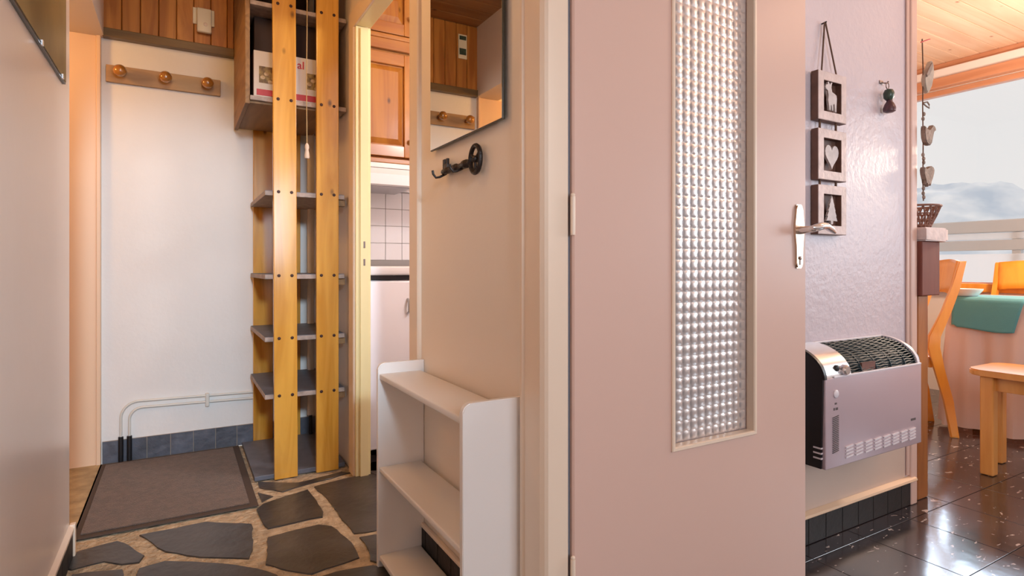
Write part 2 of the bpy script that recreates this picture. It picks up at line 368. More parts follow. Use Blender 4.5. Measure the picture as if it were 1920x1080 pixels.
# heater wall, between living room and kitchen
mb = MB(); mb.box(XM+.055, 2.56, YH, YH+.06, 0, CE)
struct('wall_right', mb, M['wall_tex'], 'glossy textured white wall carrying the heater')
M['beige'] = mat('smooth_beige_panel', (.60, .46, .38), .4)
struct('trim_10', MB().box(.76, 2.500, YH-.003, YH+.001, .114, .42, .001), M['beige'], 'smooth beige lower panel under the heater')
mb = MB(); mb.box(2.50, 2.56, YH+.06, YB, 0, CE); struct('wall_kitchen_side', mb, M['wall_room'], 'wall between the kitchen and the dining corner')
mb = MB(); mb.box(.76, 2.5, YB, YB+.1, 0, CE); struct('wall_kitchen', mb, M['wall'], 'kitchen end wall behind the tiles')
mb = MB(); mb.box(2.56, XW+.1, YB-.4, YB-.3, 0, CE); struct('wall_far', mb, M['wall_room'], 'far wall of the dining corner')
mb = MB(); mb.box(-.47, XW+.1, YR-.1, YR, 0, CE); struct('wall_rear', mb, M['wall_room'], 'wall behind the viewer')
WY0, WY1, WZ0, WZ1 = -2.45, 2.75, .83, 2.31
mb = MB(); mb.box(XW, XW+.12, YR, YB-.3, 0, .775); mb.box(XW, XW+.12, YR, YB-.3, WZ1, CE); mb.box(XW, XW+.12, WY1, YB-.3, .775, WZ1); mb.box(XW, XW+.12, YR, WY0, .775, WZ1)
struct('wall_window', mb, M['wall_room'], 'window wall of the living room')
# ceilings, boards as pieces
mb = MB(); mb.box(-1.95, XW+.1, YR-.1, YB+.1, CE+.012, CE+.06)
ce = struct('ceiling', mb, M['pine_dark'], 'pine boarded ceiling')
mb = MB(); mb.box(0, XW-.755, 0, .105, 0, .012, .003, 1); me = mesh_of(mb, M['ceil'], 'ceiling_board')
y = YR
while y < YB - .35: piece('board', me, ce, (.755, y, CE)); y += .1085
mb = MB(); mb.box(0, 2.65, 0, .105, 0, .012, .003, 1); me = mesh_of(mb, M['ceil_c'], 'corridor_ceiling_board')
y = YR
while y < YB: piece('board', me, ce, (-1.9, y, CE)); y += .1085

# ---- living room floor: polished tiles as pieces
mb = MB(); mb.box(XM, XW, YR, YB-.3, -.05, -.004)
fl2 = struct('floor_living', mb, M['grout_d'], 'polished dark speckled tile floor of the living room')
P = .30
mb = MB(); mb.box(0, P-.003, 0, P-.003, -.01, 0, .0006, 1); me = mesh_of(mb, M['tile'], 'floor_tile')
mb = MB(); mb.box(0, P-.003, 0, YH-1.145-.008, -.01, 0, .0006, 1); me_cut = mesh_of(mb, M['tile'], 'cut_floor_tile')
x = 2.99 - 7*P
while x < XW - .05:
    y = 1.145 - 8*P
    while y < 2.9:
        if x > XM-.05 and (y + P < YH+.05 or x + P > 2.6 ) and x+P < XW+.2:
            if y > -1.3: piece('tile', me, fl2, (x, y, 0))
        elif x > XM-.05 and y < YH-.02: piece('tile', me_cut, fl2, (x, y, 0))
        y += P
    x += P

# ---- corridor floor: mortar with slate flagstones
def fl(u, v, z=0.0):
    # floor point (metres) measured on the photograph's floor plan
    d = (.95 - z) * 1087 / (v - 500); r = (u - 960) / 1087 * d; s, c = math.sin(math.radians(29.9)), math.cos(math.radians(29.9))
    return (d*s + r*c, d*c - r*s)
mb = MB(); mb.box(-1.9, XM, YR, YB, -.05, -.004); mb.box(XM, 2.5, YH+.06, YB, -.05, -.004)
flo = struct('floor', mb, M['mortar'], 'slate crazy paving set in sandy mortar')
stones = [
 [(122,1052),(134,1037),(180,1024),(220,1014),(244,1023),(271,1041),(261,1054),(228,1058),(196,1052),(134,1068),(122,1066)],
 [(261,1003),(387,978),(472,982),(475,1015),(467,1047),(407,1045),(350,1041),(310,1034),(285,1017)],
 [(261,1066),(310,1052),(407,1056),(481,1066),(520,1078),(560,1110),(480,1180),(330,1180),(250,1110)],
 [(481,955),(493,945),(577,918),(590,935),(606,959),(605,969),(560,978),(502,991),(490,975)],
 [(589,912),(640,899),(694,887),(725,900),(730,985),(703,995),(664,1000),(636,966),(619,942)],
 [(502,1007),(540,997),(598,983),(622,986),(660,1017),(674,1045),(612,1065),(584,1076),(557,1072),(498,1058),(504,1021)],
 [(674,1007),(703,1002),(740,1004),(760,1050),(730,1060),(694,1051),(691,1031)],
 [(590,1085),(630,1072),(700,1060),(745,1072),(790,1130),(700,1200),(600,1190)],
 [(484,903),(560,905),(640,884),(657,886),(620,897),(575,908),(530,922),(486,914)],
 [(483,923),(512,930),(491,941)],
 [(135,1078),(230,1068),(240,1110),(300,1190),(160,1230),(80,1180)],
 [(690,884),(780,876),(800,880),(790,935),(735,940),(712,893)],
 [(745,940),(830,945),(860,1000),(760,1002)],
]
def stone(pts, depth=.012):
    # slightly irregular outline: each side gets one jittered mid point
    out = []
    n = len(pts)
    for i in range(n):
        a = Vector(pts[i]); b = Vector(pts[(i+1) % n]); out.append(tuple(a))
        if (b-a).length > .06:
            nrm = Vector((-(b-a).y, (b-a).x)).normalized()
            for f_ in ((.25, .5, .75) if (b-a).length > .12 else (.5,)):
                q = a.lerp(b, f_) + nrm * random.uniform(-.005, .005); out.append(tuple(q))
    mb = MB(); mb.prism(out, -.01, random.uniform(.0005, .0025), 'z')
    up = [e for e in mb.bm.edges if all(v.co.z > 0 for v in e.verts)]
    bmesh.ops.bevel(mb.bm, geom=up, offset=.002, segments=1, affect='EDGES', clamp_overlap=True)
    return mb
for st in stones: build('stone', stone([fl(u, v) for u, v in st]), M['slate'], flo)
# further flags, nearer than the frame shows, and in the side room
gx = [-.28, .02, .34, .66]
for j in range(7):
    for i in range(3):
        y0 = 1.30 - j*.36; jit = lambda: random.uniform(-.035, .035)
        q = [(gx[i]+.02+jit()*.5, y0-.31+jit()), (gx[i+1]-.02+jit()*.5, y0-.31+jit()), (gx[i+1]-.02+jit()*.5, y0-.03+jit()), (gx[i]+.15, y0+.0), (gx[i]+.02+jit()*.5, y0-.05+jit())]
        if y0 < 1.25: build('stone', stone(q), M['slate'], flo)
mb = MB(); mb.prism([(-.47, 2.37), (XL-.005, 2.37), (XL-.005, YB-.02), (-.47, YB-.02)], 0, .006, 'z', .002)
struct('trim_4', mb, M['tan_stone'], 'tan stone threshold in the side opening')

# ---- baseboards
def base_run(name, label, x0, x1, y, h, pitch, first, mm, groutm, cap=None, th=.010):
    mb = MB(); mb.box(x0, x1, y-.006, y, 0, h, 0)
    b = struct(name, mb, groutm, label)
    xs = [x0]; x = first
    while x < x1-.01:
        if x > x0+.01: xs.append(x)
        x += pitch
    xs.append(x1)
    for a, c in zip(xs, xs[1:]):
        m2 = MB(); m2.box(a+.0015, c-.0015, y-th, y-.005, .002, h - random.uniform(0, .002), .001, 1)
        build('tile', m2, mm, b)
    if cap:
        m2 = MB(); m2.prism([(y, h), (y-.020, h), (y-.024, h+.004), (y-.022, h+.012), (y-.004, h+.018), (y, h+.018)], x0, x1, 'x')
        for v in m2.bm.verts: pass
        build('ledge', m2, cap, b)
    return b
base_run('baseboard_back', 'blue grey slate tile skirting under the white end wall', XL-.008, .70, YB, .108, .101, -.338, M['base_slate'], M['grout'])
base_run('baseboard_right', 'black slate tile skirting below the heater', .76, 2.552, YH, .096, .0992, 1.963-12*.0992, M['base_dark'], M['grout_d'], M['panel'])
# mirror wall skirting (tiles along Y)
mb = MB(); mb.box(XM-.006, XM, 1.16, 1.82, 0, .10); b = struct('baseboard_middle', mb, M['grout_d'], 'black slate tile skirting behind the white shelf')
y = 1.16
while y < 1.81:
    m2 = MB(); m2.box(XM-.010, XM-.005, y+.0015, min(y+.1, 1.82)-.0015, .002, .098, .001, 1); build('tile', m2, M['base_dark'], b); y += .1
m2 = MB(); m2.box(XM-.014, XM, 1.16, 1.82, .10, .112, .003); build('ledge', m2, M['trim'], b)
# left wall skirting
mb = MB(); mb.box(XL, XL+.006, YR, 2.36, 0, .085); b = struct('baseboard_left', mb, M['grout_d'], 'dark tile skirting with white cap along the left wall')
y = 2.355
while y > .2:
    m2 = MB(); m2.box(XL+.005, XL+.011, y-.1+.0015, y-.0015, .002, .084, .001, 1); build('tile', m2, M['base_dark'], b); y -= .1
m2 = MB(); m2.prism([(XL, .085), (XL+.013, .085), (XL+.013, .094), (XL, .104)], YR, 2.362, 'y')
build('ledge', m2, M['trim'], b)
m2 = MB(); m2.box(XL-.0, XL+.016, 2.362, 2.385, 0, .105, .002); build('end_stop', m2, M['trim'], b)

# ---- door frame (trim_1) and kitchen doorway casing (trim_2)
mb = MB()
mb.prism([(XM+.001,1.156),(XM-.012,1.156),(XM-.017,1.151),(XM-.017,1.143),(XM-.012,1.138),(XM-.012,1.132),(XM-.015,1.128),(XM-.015,1.070),(XM-.010,1.058),(XM-.004,1.052),(XM+.046,1.050),(XM+.050,1.054),(XM+.050,1.07),(XM+.001,1.07)], 0, CE-.001, 'z')
struct('trim_1', mb, M['trim'], 'cream moulded door frame beside the white shelf')
mb = MB()
for (ya, yb_) in ((1.822, 1.903), (2.637, 2.718)):
    mb.prism([(XM+.0, ya), (XM-.010, ya), (XM-.014, ya+.004), (XM-.014, yb_-.004), (XM-.010, yb_), (XM+.0, yb_)], 0, 2.04 if ya < 2 else 2.04, 'z')
mb.box(XM-.014, XM, 1.822, 2.718, 2.04, 2.12, .003)
tr2 = struct('trim_2', mb, M['trim'], 'cream casing round the kitchen doorway')
mb = MB(); mb.box(XM-.006, XM+.062, 2.622, 2.641, 0, 2.04, .002); mb.box(XM-.006, XM+.062, 1.899, 1.912, 0, 2.04, .002); mb.box(XM-.006, XM+.062, 1.912, 2.622, 2.04, 2.062, .002)
mb.box(XM+.012, XM+.05, 2.612, 2.623, 0, 2.03, .002)
build('jamb', mb, M['jamb'], tr2)
mb = MB(); mb.box(XM+.026, XM+.034, 2.6095, 2.6125, 1.035, 1.065, .001); mb.box(XM+.026, XM+.034, 2.6095, 2.6125, .955, .985, .001)
build('strike_plate', mb, M['pewter'], tr2)

# ---- open glazed door (door_1)
DX0, DX1, DY0, DY1 = .757, 1.597, 1.045, 1.085
GX0, GX1, GZ0, GZ1 = 1.062, 1.363, .500, 1.90
mb = MB()
mb.box(DX0, GX0, DY0, DY1, .008, 2.04, .003); mb.box(GX1, DX1, DY0, DY1, .008, 2.04, .003)
mb.box(GX0, GX1, DY0, DY1, .008, GZ0, 0); mb.box(GX0, GX1, DY0, DY1, GZ1, 2.04, 0)
# one smooth leaf: rebuild as a plate with a hole
mb = MB(); bm = mb.bm
def ring(x0, x1, z0, z1, y): return [bm.verts.new((x0,y,z0)), bm.verts.new((x1,y,z0)), bm.verts.new((x1,y,z1)), bm.verts.new((x0,y,z1))]
e = .004
Of, Oe, Ob = ring(DX0+e, DX1-e, .008+e, 2.04-e, DY0), ring(DX0, DX1, .008, 2.04, DY0+e), ring(DX0, DX1, .008, 2.04, DY1)
If, Ib = ring(GX0, GX1, GZ0, GZ1, DY0), ring(GX0, GX1, GZ0, GZ1, DY1)
for A, B in ((Of, Oe), (Oe, Ob), (Ob, Ib), (Ib, If), (If, Of)):
    for k in range(4): bm.faces.new([A[k], A[(k+1)%4], B[(k+1)%4], B[k]])
door = struct('door_1', mb, M['door'], 'pink beige glazed door standing open in front of the heater wall')
# glazing bead
def bead_frame(y0, y1, wd, pro):
    mb = MB(); bm = mb.bm
    prof = [(0.0, y0), (-wd*.9, y0), (-wd, y0-pro*.5), (-wd*.75, y0-pro), (wd*.1, y0-pro), (wd*.35, y0-pro*.4), (wd*.35, y1), (0.0, y1)]
    rings = []
    for (o, yy) in prof:
        rings.append([bm.verts.new((GX0+o, yy, GZ0+o)), bm.verts.new((GX1-o, yy, GZ0+o)), bm.verts.new((GX1-o, yy, GZ1-o)), bm.verts.new((GX0+o, yy, GZ1-o))])
    for A, B in zip(rings, rings[1:] + rings[:1]):
        for k in range(4): bm.faces.new([A[k], A[(k+1)%4], B[(k+1)%4], B[k]])
    return mb
build('glazing_bead', bead_frame(DY0, DY0+.020, .008, .006), M['trim'], door)
PT = .0274
def pane_bm():
    mb = MB(); bm = mb.bm
    x0, x1, z0, z1 = GX0+.001, GX1-.001, GZ0+.001, GZ1-.001
    nx = 11*8; nz = 51*8
    def f(s, t):
        x = x0 + (x1-x0)*s; z = z0 + (z1-z0)*t
        a = abs(math.sin(PI * s * 11)) ** .6; b_ = abs(math.sin(PI * t * 51)) ** .6
        return (x, DY0+.024 - .0028*a*b_, z)
    mb.grid(f, nx, nz)
    # flat back + rim
    V = [bm.verts.new(p) for p in ((x0, DY0+.028, z0), (x1, DY0+.028, z0), (x1, DY0+.028, z1), (x0, DY0+.028, z1))]
    bm.faces.new(V)
    return mb
pn = build('pane', pane_bm(), M['bumpglass'], door, smooth=True)
tag(pn, 'bubbled square-pattern glass')
# back bead
mb = MB()
for q in ((GX0, GX0+.010, GZ0, GZ1), (GX1-.010, GX1, GZ0, GZ1), (GX0+.010, GX1-.010, GZ0, GZ0+.010), (GX0+.010, GX1-.010, GZ1-.010, GZ1)):
    mb.box(q[0], q[1], DY0+.029, DY1, q[2], q[3])
build('glazing_bead', mb, M['door'], door)
# handle
hx = 1.558
mb = MB(); n = 20; pts = []
z0, z1, wv = .945, 1.130, .0135
prof = []
for k in range(25):
    t = k/24; z = z0 + (z1-z0)*t
    wd = .012 + .007*math.exp(-((t-.62)/.20)**2) + .002
    if t < .04 or t > .96: wd *= .75
    prof.append((wd, z))
pts = [(hx - a, z) for a, z in prof] + [(hx + a, z) for a, z in reversed(prof)]
mb.prism(pts, DY0-.007, DY0, 'y', .003)
hp = build('handle_plate', mb, M['brass'], door, smooth=True)
mb = MB(); mb.tube([(hx, DY0-.006, 1.055), (hx, DY0-.030, 1.056), (hx, DY0-.044, 1.057), (hx+.004, DY0-.052, 1.058)], [.012, .010, .010, .009], 14)
mb.tube([(hx-.010, DY0-.050, 1.060), (hx+.006, DY0-.054, 1.061), (hx+.03, DY0-.055, 1.066), (hx+.055, DY0-.052, 1.066), (hx+.085, DY0-.048, 1.058), (hx+.105, DY0-.046, 1.050)], [.006, .011, .011, .010, .009, .005], 14)
build('lever', mb, M['chrome'], hp, smooth=True)
mb = MB(); mb.lathe([(.005, -.0), (.005, -.004), (.002, -.005)], (hx, DY0-.006, .975), 'y', 12); mb.box(hx-.0015, hx+.0015, DY0-.009, DY0-.006, .955, .972)
build('keyhole', mb, M['pewter'], hp)
for hz in (1.02, .22, 1.80):
    mb = MB(); mb.tube([(.7535, DY0-.004, hz), (.7535, DY0-.004, hz+.085)], .0055, 10); mb.ball((.7535, DY0-.004, hz+.088), .005)
    build('hinge', mb, M['trim'], door, smooth=True)
mb = MB(); mb.box(XM+.0505, .7565, DY0+.012, DY0+.03, 0, 2.04); struct('trim_5', mb, M['bluegrey'], 'grey strip coloured as shade in the gap between door and frame')  # strip coloured as the shade in the door gap

# ------------------------------------------------------------ corridor, back end
# door mat
X0, X1, Y0, Y1 = -.325, .275, 2.49, 3.375
t = thing('door_mat', ((X0+X1)/2, (Y0+Y1)/2, .001), 'brown pile doormat with dark rubber border on the slate floor', 'doormat')
mb = MB(); mb.box(X0, X1, Y0, Y1, .0015, .006, .002); build('border', mb, M['mat_edge'], t)
mb = MB(); mb.box(X0+.025, X1-.03, Y0+.03, Y1-.03, .006, .011, .002); build('pile', mb, M['mat'], t)

# overhead cupboard clad in pine boards
cx0, cx1, cz = XL-.005, .252, 2.09
t = thing('overhead_cupboard', (0, YB, cz), 'orange pine boarded cupboard front above the peg rail', 'cupboard')
x = cx0; k = 0
while x < cx1-.01:
    x2 = min(x+.0765, cx1)
    mb = MB(); mb.box(x+.001, x2-.001, YB-.034, YB-.020, cz, CE-.002, .003, 1); build('board', mb, M['pine_clad'], t); x = x2
mb = MB(); mb.box(cx0, cx1, YB-.020, YB-.001, cz, CE-.002); build('backing', mb, M['darkbrown'], t)
mb = MB(); mb.box(cx0, cx1, YB-.046, YB-.001, cz-.042, cz, .003); build('bottom_rail', mb, M['olive'], t)
# white chime box
t = thing('door_chime', (.112, YB-.034, 2.13), 'ivory plastic door chime box mounted on the pine boards', 'door chime')
mb = MB(); mb.box(.062, .160, YB-.046, YB-.034, 2.185, 2.268, .003); build('back_plate', mb, M['plastic'], t)
mb = MB(); mb.box(.080, .146, YB-.072, YB-.046, 2.140, 2.262, .006, 3); c_ = build('cover', mb, M['plastic'], t, smooth=True)
mb = MB(); mb.lathe([(.010, 0), (.010, -.002), (.004, -.004)], (.118, YB-.072, 2.18), 'y', 16); build('button', mb, M['trim'], c_)
# small wall thermometer plaque, seen in the mirror
t = thing('thermometer_plaque', (-.20, YB-.034, 2.27), 'narrow green and white plaque on pine boards, seen in the mirror', 'plaque')
mb = MB(); mb.box(-.235, -.175, YB-.040, YB-.034, 2.275, 2.43, .002); build('plaque_board', mb, M['plastic'], t)
for za, zb in ((2.30, 2.34), (2.395, 2.42)): build('print', MB().box(-.228, -.182, YB-.0420, YB-.040, za, zb, 0), M['green'], t)

# peg rail
t = thing('peg_rail', (-.05, YB, 1.84), 'wooden peg rail with three round varnished knobs on the white wall', 'coat rack')
mb = MB(); mb.box(-.302, .190, YB-.020, YB-.001, 1.840, 1.922, .002); build('backboard', mb, M['hookwood'], t)
for kx in (-.243, -.056, .128):
    mb = MB(); mb.lathe([(.012, 0), (.012, -.012), (.009, -.022), (.012, -.027), (.024, -.034), (.0285, -.046), (.027, -.058), (.018, -.068), (.006, -.072)], (kx, YB-.020, 1.886), 'y', 28)
    build('knob', mb, M['knob'], t, smooth=True)

# pipes along the end wall
t = thing('heating_pipes', (0, YB, .0), 'pair of thin white pipes running low along the white end wall', 'pipes')
def pipe_path(zh, xd, rr):
    pts = [(.69, YB-.014, zh-.012), (.2, YB-.014, zh), (xd+rr, YB-.014, zh+.008)]
    for k in range(1, 9):
        a = PI/2 * k/8; pts.append((xd+rr - rr*math.sin(a), YB-.014, zh+.008 - rr + rr*math.cos(a)))
    pts.append((xd, YB-.014, .10)); return pts
for zh, xd, rr in ((.282, -.243, .075), (.250, -.208, .055)):
    mb = MB(); mb.tube(pipe_path(zh, xd, rr), .006, 10); build('pipe', mb, M['pipe'], t, smooth=True)
for xd in (-.243, -.208):
    mb = MB(); mb.tube([(xd, YB-.019, .001), (xd, YB-.019, .125)], .011, 12); build('sleeve', mb, M['rubber'], t, smooth=True)
mb = MB(); mb.box(.120, .138, YB-.026, YB-.001, .228, .296, .004); build('clip', mb, M['pipe'], t)

# slatted shelf tower made of pine planks
t = thing('shelf_tower', (.52, 3.07, 0), 'tall honey pine shelf tower of four planks with slate blue shelves', 'shelving')
scm = mesh_of(MB().lathe([(.0072, 0), (.0072, -.0015), (.004, -.003)], (0, 0, 0), 'y', 10), M['screw'], 'screw')
SZ = [.372, .628, .908, 1.282]
for x0, x1, lean in ((.369, .468, -.004), (.549, .650, 0)):
    mb = MB(); mb.box(x0, x1, 2.757, 2.779, .001, CE-.002, .003)
    for v in mb.bm.verts: v.co.x += lean * v.co.z
    p = build('plank', mb, M['pine'], t)
    for z in SZ + [1.695, 2.12]:
        for sx in (x0+.022, x1-.022): piece('screw', scm, p, (sx + lean*z, 2.757, z+.002))
for x0, x1 in ((.345, .443), (.50, .585)):
    mb = MB(); mb.box(x0, x1, YB-.032, YB-.012, .001, CE-.002, .003); build('plank', mb, M['pine'], t)
for z in SZ:
    mb = MB(); mb.box(.332, .682, 2.779, YB-.032, z-.014, z+.006, .002); s_ = build('shelf', mb, M['edge'], t)
    mb = MB(); mb.box(.334, .680, 2.781, YB-.033, z+.006, z+.008, 0); build('lining', mb, M['lino'], s_)
mb = MB(); mb.box(.29, .685, 2.781, YB-.034, .002, .022, .002); build('base_board', mb, M['lino'], t)
# upper cupboard part with side panel
mb = MB(); mb.box(.252, .272, 2.785, YB-.034, 1.668, CE-.002, .003); build('side_panel', mb, M['pine_dark'], t)
mb = MB(); mb.box(.272, .690, 2.779, YB-.034, 1.685, 1.705, .002); s_ = build('shelf', mb, M['edge'], t)
mb = MB(); mb.box(.274, .640, 2.80, YB-.04, 1.676, 1.685, 0); build('underside', mb, M['pine_dark'], s_)
mb = MB(); mb.box(.272, .690, 2.779, YB-.034, 2.105, 2.125, .002); build('shelf', mb, M['edge'], t)
mb = MB(); mb.box(.272, .695, YB-.040, YB-.034, 1.705, CE-.002, 0); build('back_panel', mb, M['darkbrown'], t)
for z in SZ[:4]:
    mb = MB(); mb.box(.655, .690, 2.80, 2.83, z-.045, z-.014, .002); build('bracket', mb, M['pine_dark'], t)

# appliance box on the upper shelf
bx0, bx1, by0, by1, bz0, bz1 = .292, .662, 2.835, 3.12, 1.706, 1.925
t = thing('appliance_box', (.47, 2.97, bz0), 'white printed cardboard box with food photos and red band on top shelf', 'box')
mb = MB(); mb.box(bx0, bx1, by0, by1, bz0, bz1, .002); b_ = build('carton', mb, M['box_w'], t)
mb = MB(); mb.box(bx0-.001, bx0, by0+.003, by1, bz0+.002, bz1-.002); build('carton_end', mb, M['box_side'], t)  # carton end darkened in colour as if in shade
mb = MB(); mb.box(bx0+.012, bx1-.005, by0-.001, by0, bz0+.018, bz0+.046); build('red_band', mb, M['red'], t)
for a, b2 in ((bx0+.022, bx0+.13), (bx0+.225, bx0+.335)):
    mb = MB(); mb.box(a, b2, by0-.001, by0, bz0+.075, bz0+.150); q = build('photo', mb, M['food'], t)
    for k in range(6):
        cx = a+.015+.016*k; mb = MB(); mb.ball((cx, by0-.001, bz0+.10+.02*math.sin(k*2.1)), .011, 1, .12, .8, 10, 6); build('food', mb, M['food2'], q, smooth=True)
def text_mesh(body, size, loc, m, parent, name='lettering', rot=(PI/2, 0, 0), ext=.0006):
    cu = bpy.data.curves.new(name, 'FONT'); cu.body = body; cu.size = size; cu.extrude = ext; cu.offset = size*.012
    to = bpy.data.objects.new(name, cu); C.objects.link(to); bpy.context.view_layer.update()
    me = bpy.data.meshes.new_from_object(to.evaluated_get(bpy.context.evaluated_depsgraph_get()))
    bpy.data.objects.remove(to); bpy.data.curves.remove(cu); me.materials.clear(); me.materials.append(m)
    o = bpy.data.objects.new(name, me); C.objects.link(o); o.parent = parent; o.location = Vector(loc) - ORG[parent.name]; o.rotation_euler = rot; ORG[o.name] = ORG[parent.name]
    return o
text_mesh('al', .050, (.478, by0-.001, bz0+.166), M['red'], t)
# dark cartons behind / above
mb = MB(); mb.box(.30, .65, 2.90, 3.28, bz1+.001, 2.10, .003); tag(build('dark_carton', mb, M['darkbrown']), 'dark brown carton lying on top of the white printed box', 'box')

# pull cord
t = thing('pull_cord', (.5085, 2.735, 1.42), 'thin pull cord with cream tassel hanging between the two front planks', 'cord')
mb = MB(); mb.tube([(.508, 2.768, CE-.005), (.510, 2.768, 2.1), (.507, 2.768, 1.8), (.509, 2.768, 1.51)], .0022, 8); build('cord', mb, M['cord'], t, smooth=True)
mb = MB(); mb.lathe([(.003, 1.515), (.008, 1.508), (.010, 1.495), (.007, 1.485), (.010, 1.47), (.012, 1.452), (.009, 1.445)], (.509, 2.768, 0), 'z', 14); build('tassel', mb, M['tassel'], t, smooth=True)

# white vertical pipe behind the tower
t = thing('waste_pipe', (.635, YB-.03, 0), 'pale vertical pipe with black foot behind the shelf tower planks', 'pipe')
mb = MB(); mb.tube([(.635, YB-.055, .13), (.635, YB-.055, CE-.01)], .018, 16); build('pipe', mb, M['pipe'], t, smooth=True)
mb = MB(); mb.tube([(.635, YB-.055, .023), (.635, YB-.055, .13)], .009, 12); build('foot', mb, M['rubber'], t, smooth=True)

# ------------------------------------------------------------ left wall picture
py0, py1, pz0, pz1 = 1.30, 2.238, 1.512, 2.15
t = thing('wall_picture', (XL, 1.77, pz0), 'glazed landscape picture with thin dark edge on the left wall', 'picture')
mb = MB(); mb.box(XL, XL+.008, py0, py1, pz0, pz1, .001); build('backing', mb, M['mirror_edge'], t)
pm = mat('faded_landscape_print', (.30, .24, .12), .35, vcol=(.13, .11, .06), vscale=2.6, spec=.25)
mb = MB(); mb.box(XL+.008, XL+.0095, py0+.004, py1-.004, pz0+.006, pz1-.004); build('print', mb, pm, t)
for yy in (1.45, 1.86, 2.16):
    mb = MB(); mb.box(XL+.008, XL+.013, yy, yy+.012, pz0-.002, pz0+.012, .001); build('clip', mb, M['chrome'], t)

# ------------------------------------------------------------ mirror wall
t = thing('wall_mirror', (XM, 1.46, 1.31), 'tall mirror without a frame above the black key hook', 'mirror')
mb = MB(); mb.box(-.006, 0, 0, .468, 0, .85, .001);  # dark rim round the glass stands in for the bevel's shadow
mo = build('backing', mb, M['mirror_edge'], t, local=True)
mb = MB(); mb.box(-.0075, -.006, .003, .465, .003, .847, .0006); m2 = build('glass', mb, M['mirror'], t, local=True)
MROT = math.radians(1.6)
for o in (mo, m2):
    o.location = Vector((XM-.010, 1.234, 1.31)) - ORG[t.name]; o.rotation_euler = (0, 0, -MROT*0.0)
# key hook
t = thing('key_hook', (XM, 1.49, 1.20), 'black wrought iron hook rail shaped like an old key below mirror', 'hook')
kz = 1.232; kx = XM-.016
mb = MB()
ringp = [(kx, 1.385+.030*math.cos(2*PI*k/24), kz+.004+.036*math.sin(2*PI*k/24)) for k in range(24)]
mb.tube(ringp, .0065, 8, closed=True)
for k in range(3):
    a = 2*PI*k/3+PI/6; mb.tube([(kx, 1.385+.009*math.cos(a), kz+.004+.009*math.sin(a)), (kx, 1.385+.028*math.cos(a), kz+.004+.034*math.sin(a))], .004, 8)
mb.ball((kx, 1.385, kz+.004), .010)
build('bow', mb, M['iron'], t, smooth=True)
mb = MB(); mb.tube([(kx, 1.415, kz), (kx, 1.43, kz), (kx, 1.435, kz), (kx, 1.455, kz), (kx, 1.46, kz), (kx, 1.50, kz), (kx, 1.505, kz), (kx, 1.56, kz), (kx, 1.565, kz), (kx, 1.60, kz), (kx, 1.612, kz)],
        [.008, .009, .012, .012, .008, .007, .011, .008, .010, .008, .003], 12)
build('shank', mb, M['iron'], t, smooth=True)
mb = MB(); mb.box(kx-.004, kx+.004, 1.563, 1.598, kz+.005, kz+.022, .002); mb.box(kx-.004, kx+.004, 1.563, 1.575, kz+.02, kz+.036, .002); mb.box(kx-.004, kx+.004, 1.583, 1.598, kz+.02, kz+.036, .002)
build('bit', mb, M['iron'], t)
for yy in (1.60, 1.475):
    mb = MB(); mb.tube([(kx+.01, yy, kz-.004), (kx-.012, yy, kz-.016), (kx-.022, yy+.004, kz-.018), (kx-.030, yy+.006, kz-.008), (kx-.032, yy+.006, kz+.003)], .0035, 8); build('hook', mb, M['iron'], t, smooth=True)
mb = MB(); mb.box(kx, XM, 1.38, 1.39, kz, kz+.008); mb.box(kx, XM, 1.55, 1.56, kz-.004, kz+.004); tag(build('mount', mb, M['iron'], t), kind='stuff')

# white shoe shelf
sx0, sx1, sy0, sy1 = .545, .699, 1.166, 1.812
t = thing('shoe_shelf', ((sx0+sx1)/2, 1.49, 0), 'low white open shelf unit with three boards under the mirror', 'shelf')
def side_panel(y0, y1, z1):
    r = .022; pts = [(sx1, .001), (sx0, .001), (sx0, z1-r)]
    for k in range(1, 6):
        a = PI/2*k/6; pts.append((sx0+r-r*math.cos(a), z1-r+r*math.sin(a)))
    pts += [(sx0+r, z1), (sx1, z1)]
    mb = MB(); mb.prism([(a, b) for a, b in pts], y0, y1, 'y', .0025); return mb
build('side_panel', side_panel(sy1-.018, sy1, .645), M['white'], t, smooth=True)
build('side_panel', side_panel(sy0, sy0+.018, .645), M['white'], t, smooth=True)
for z in (.612, .318, .040):
    mb = MB(); mb.box(sx0+.004, sx1-.012, sy0+.018, sy1-.018, z-.018, z, .004, 3); build('board', mb, M['white_shelf'], t, smooth=True)

# ------------------------------------------------------------ kitchen
KY = 2.75
t = thing('refrigerator', (1.06, 3.04, 0), 'white under-counter fridge seen through the kitchen doorway', 'fridge')
mb = MB(); mb.box(.765, 1.36, KY+.03, 3.30, .03, .885, .004); build('body', mb, M['fridge'], t)
mb = MB(); mb.box(.766, 1.36, KY, KY+.028, .065, .880, .008, 3); d_ = build('door', mb, M['fridge'], t, smooth=True)
mb = MB(); mb.box(.766, 1.36, KY+.03, KY+.05, .001, .06); build('plinth', mb, M['black'], t)
mb = MB(); mb.tube([(.985, KY, .79), (.985, KY-.022, .78), (.985, KY-.022, .73), (.985, KY, .72)], .006, 10); build('handle', mb, M['steel'], d_, smooth=True)
t = thing('worktop', (1.6, 3.06, .90), 'white kitchen worktop lying above the fridge', 'worktop')
mb = MB(); mb.box(.76, 2.48, KY-.01, YB-.012, .908, .952, .008, 3); build('slab', mb, M['gloss_white'], t, smooth=True)
mb = MB(); mb.box(.765, 2.48, KY+.012, KY+.10, .888, .907); build('gap_shade_strip', mb, M['black'], t)  # black strip stands in for the shade in the gap above the fridge
mb = MB(); mb.box(1.365, 2.48, KY+.02, YB-.02, .0, .887, .003); t2 = tag(build('base_cupboard', mb, M['fridge']), 'white base cupboard beside the fridge under the worktop', 'cupboard')
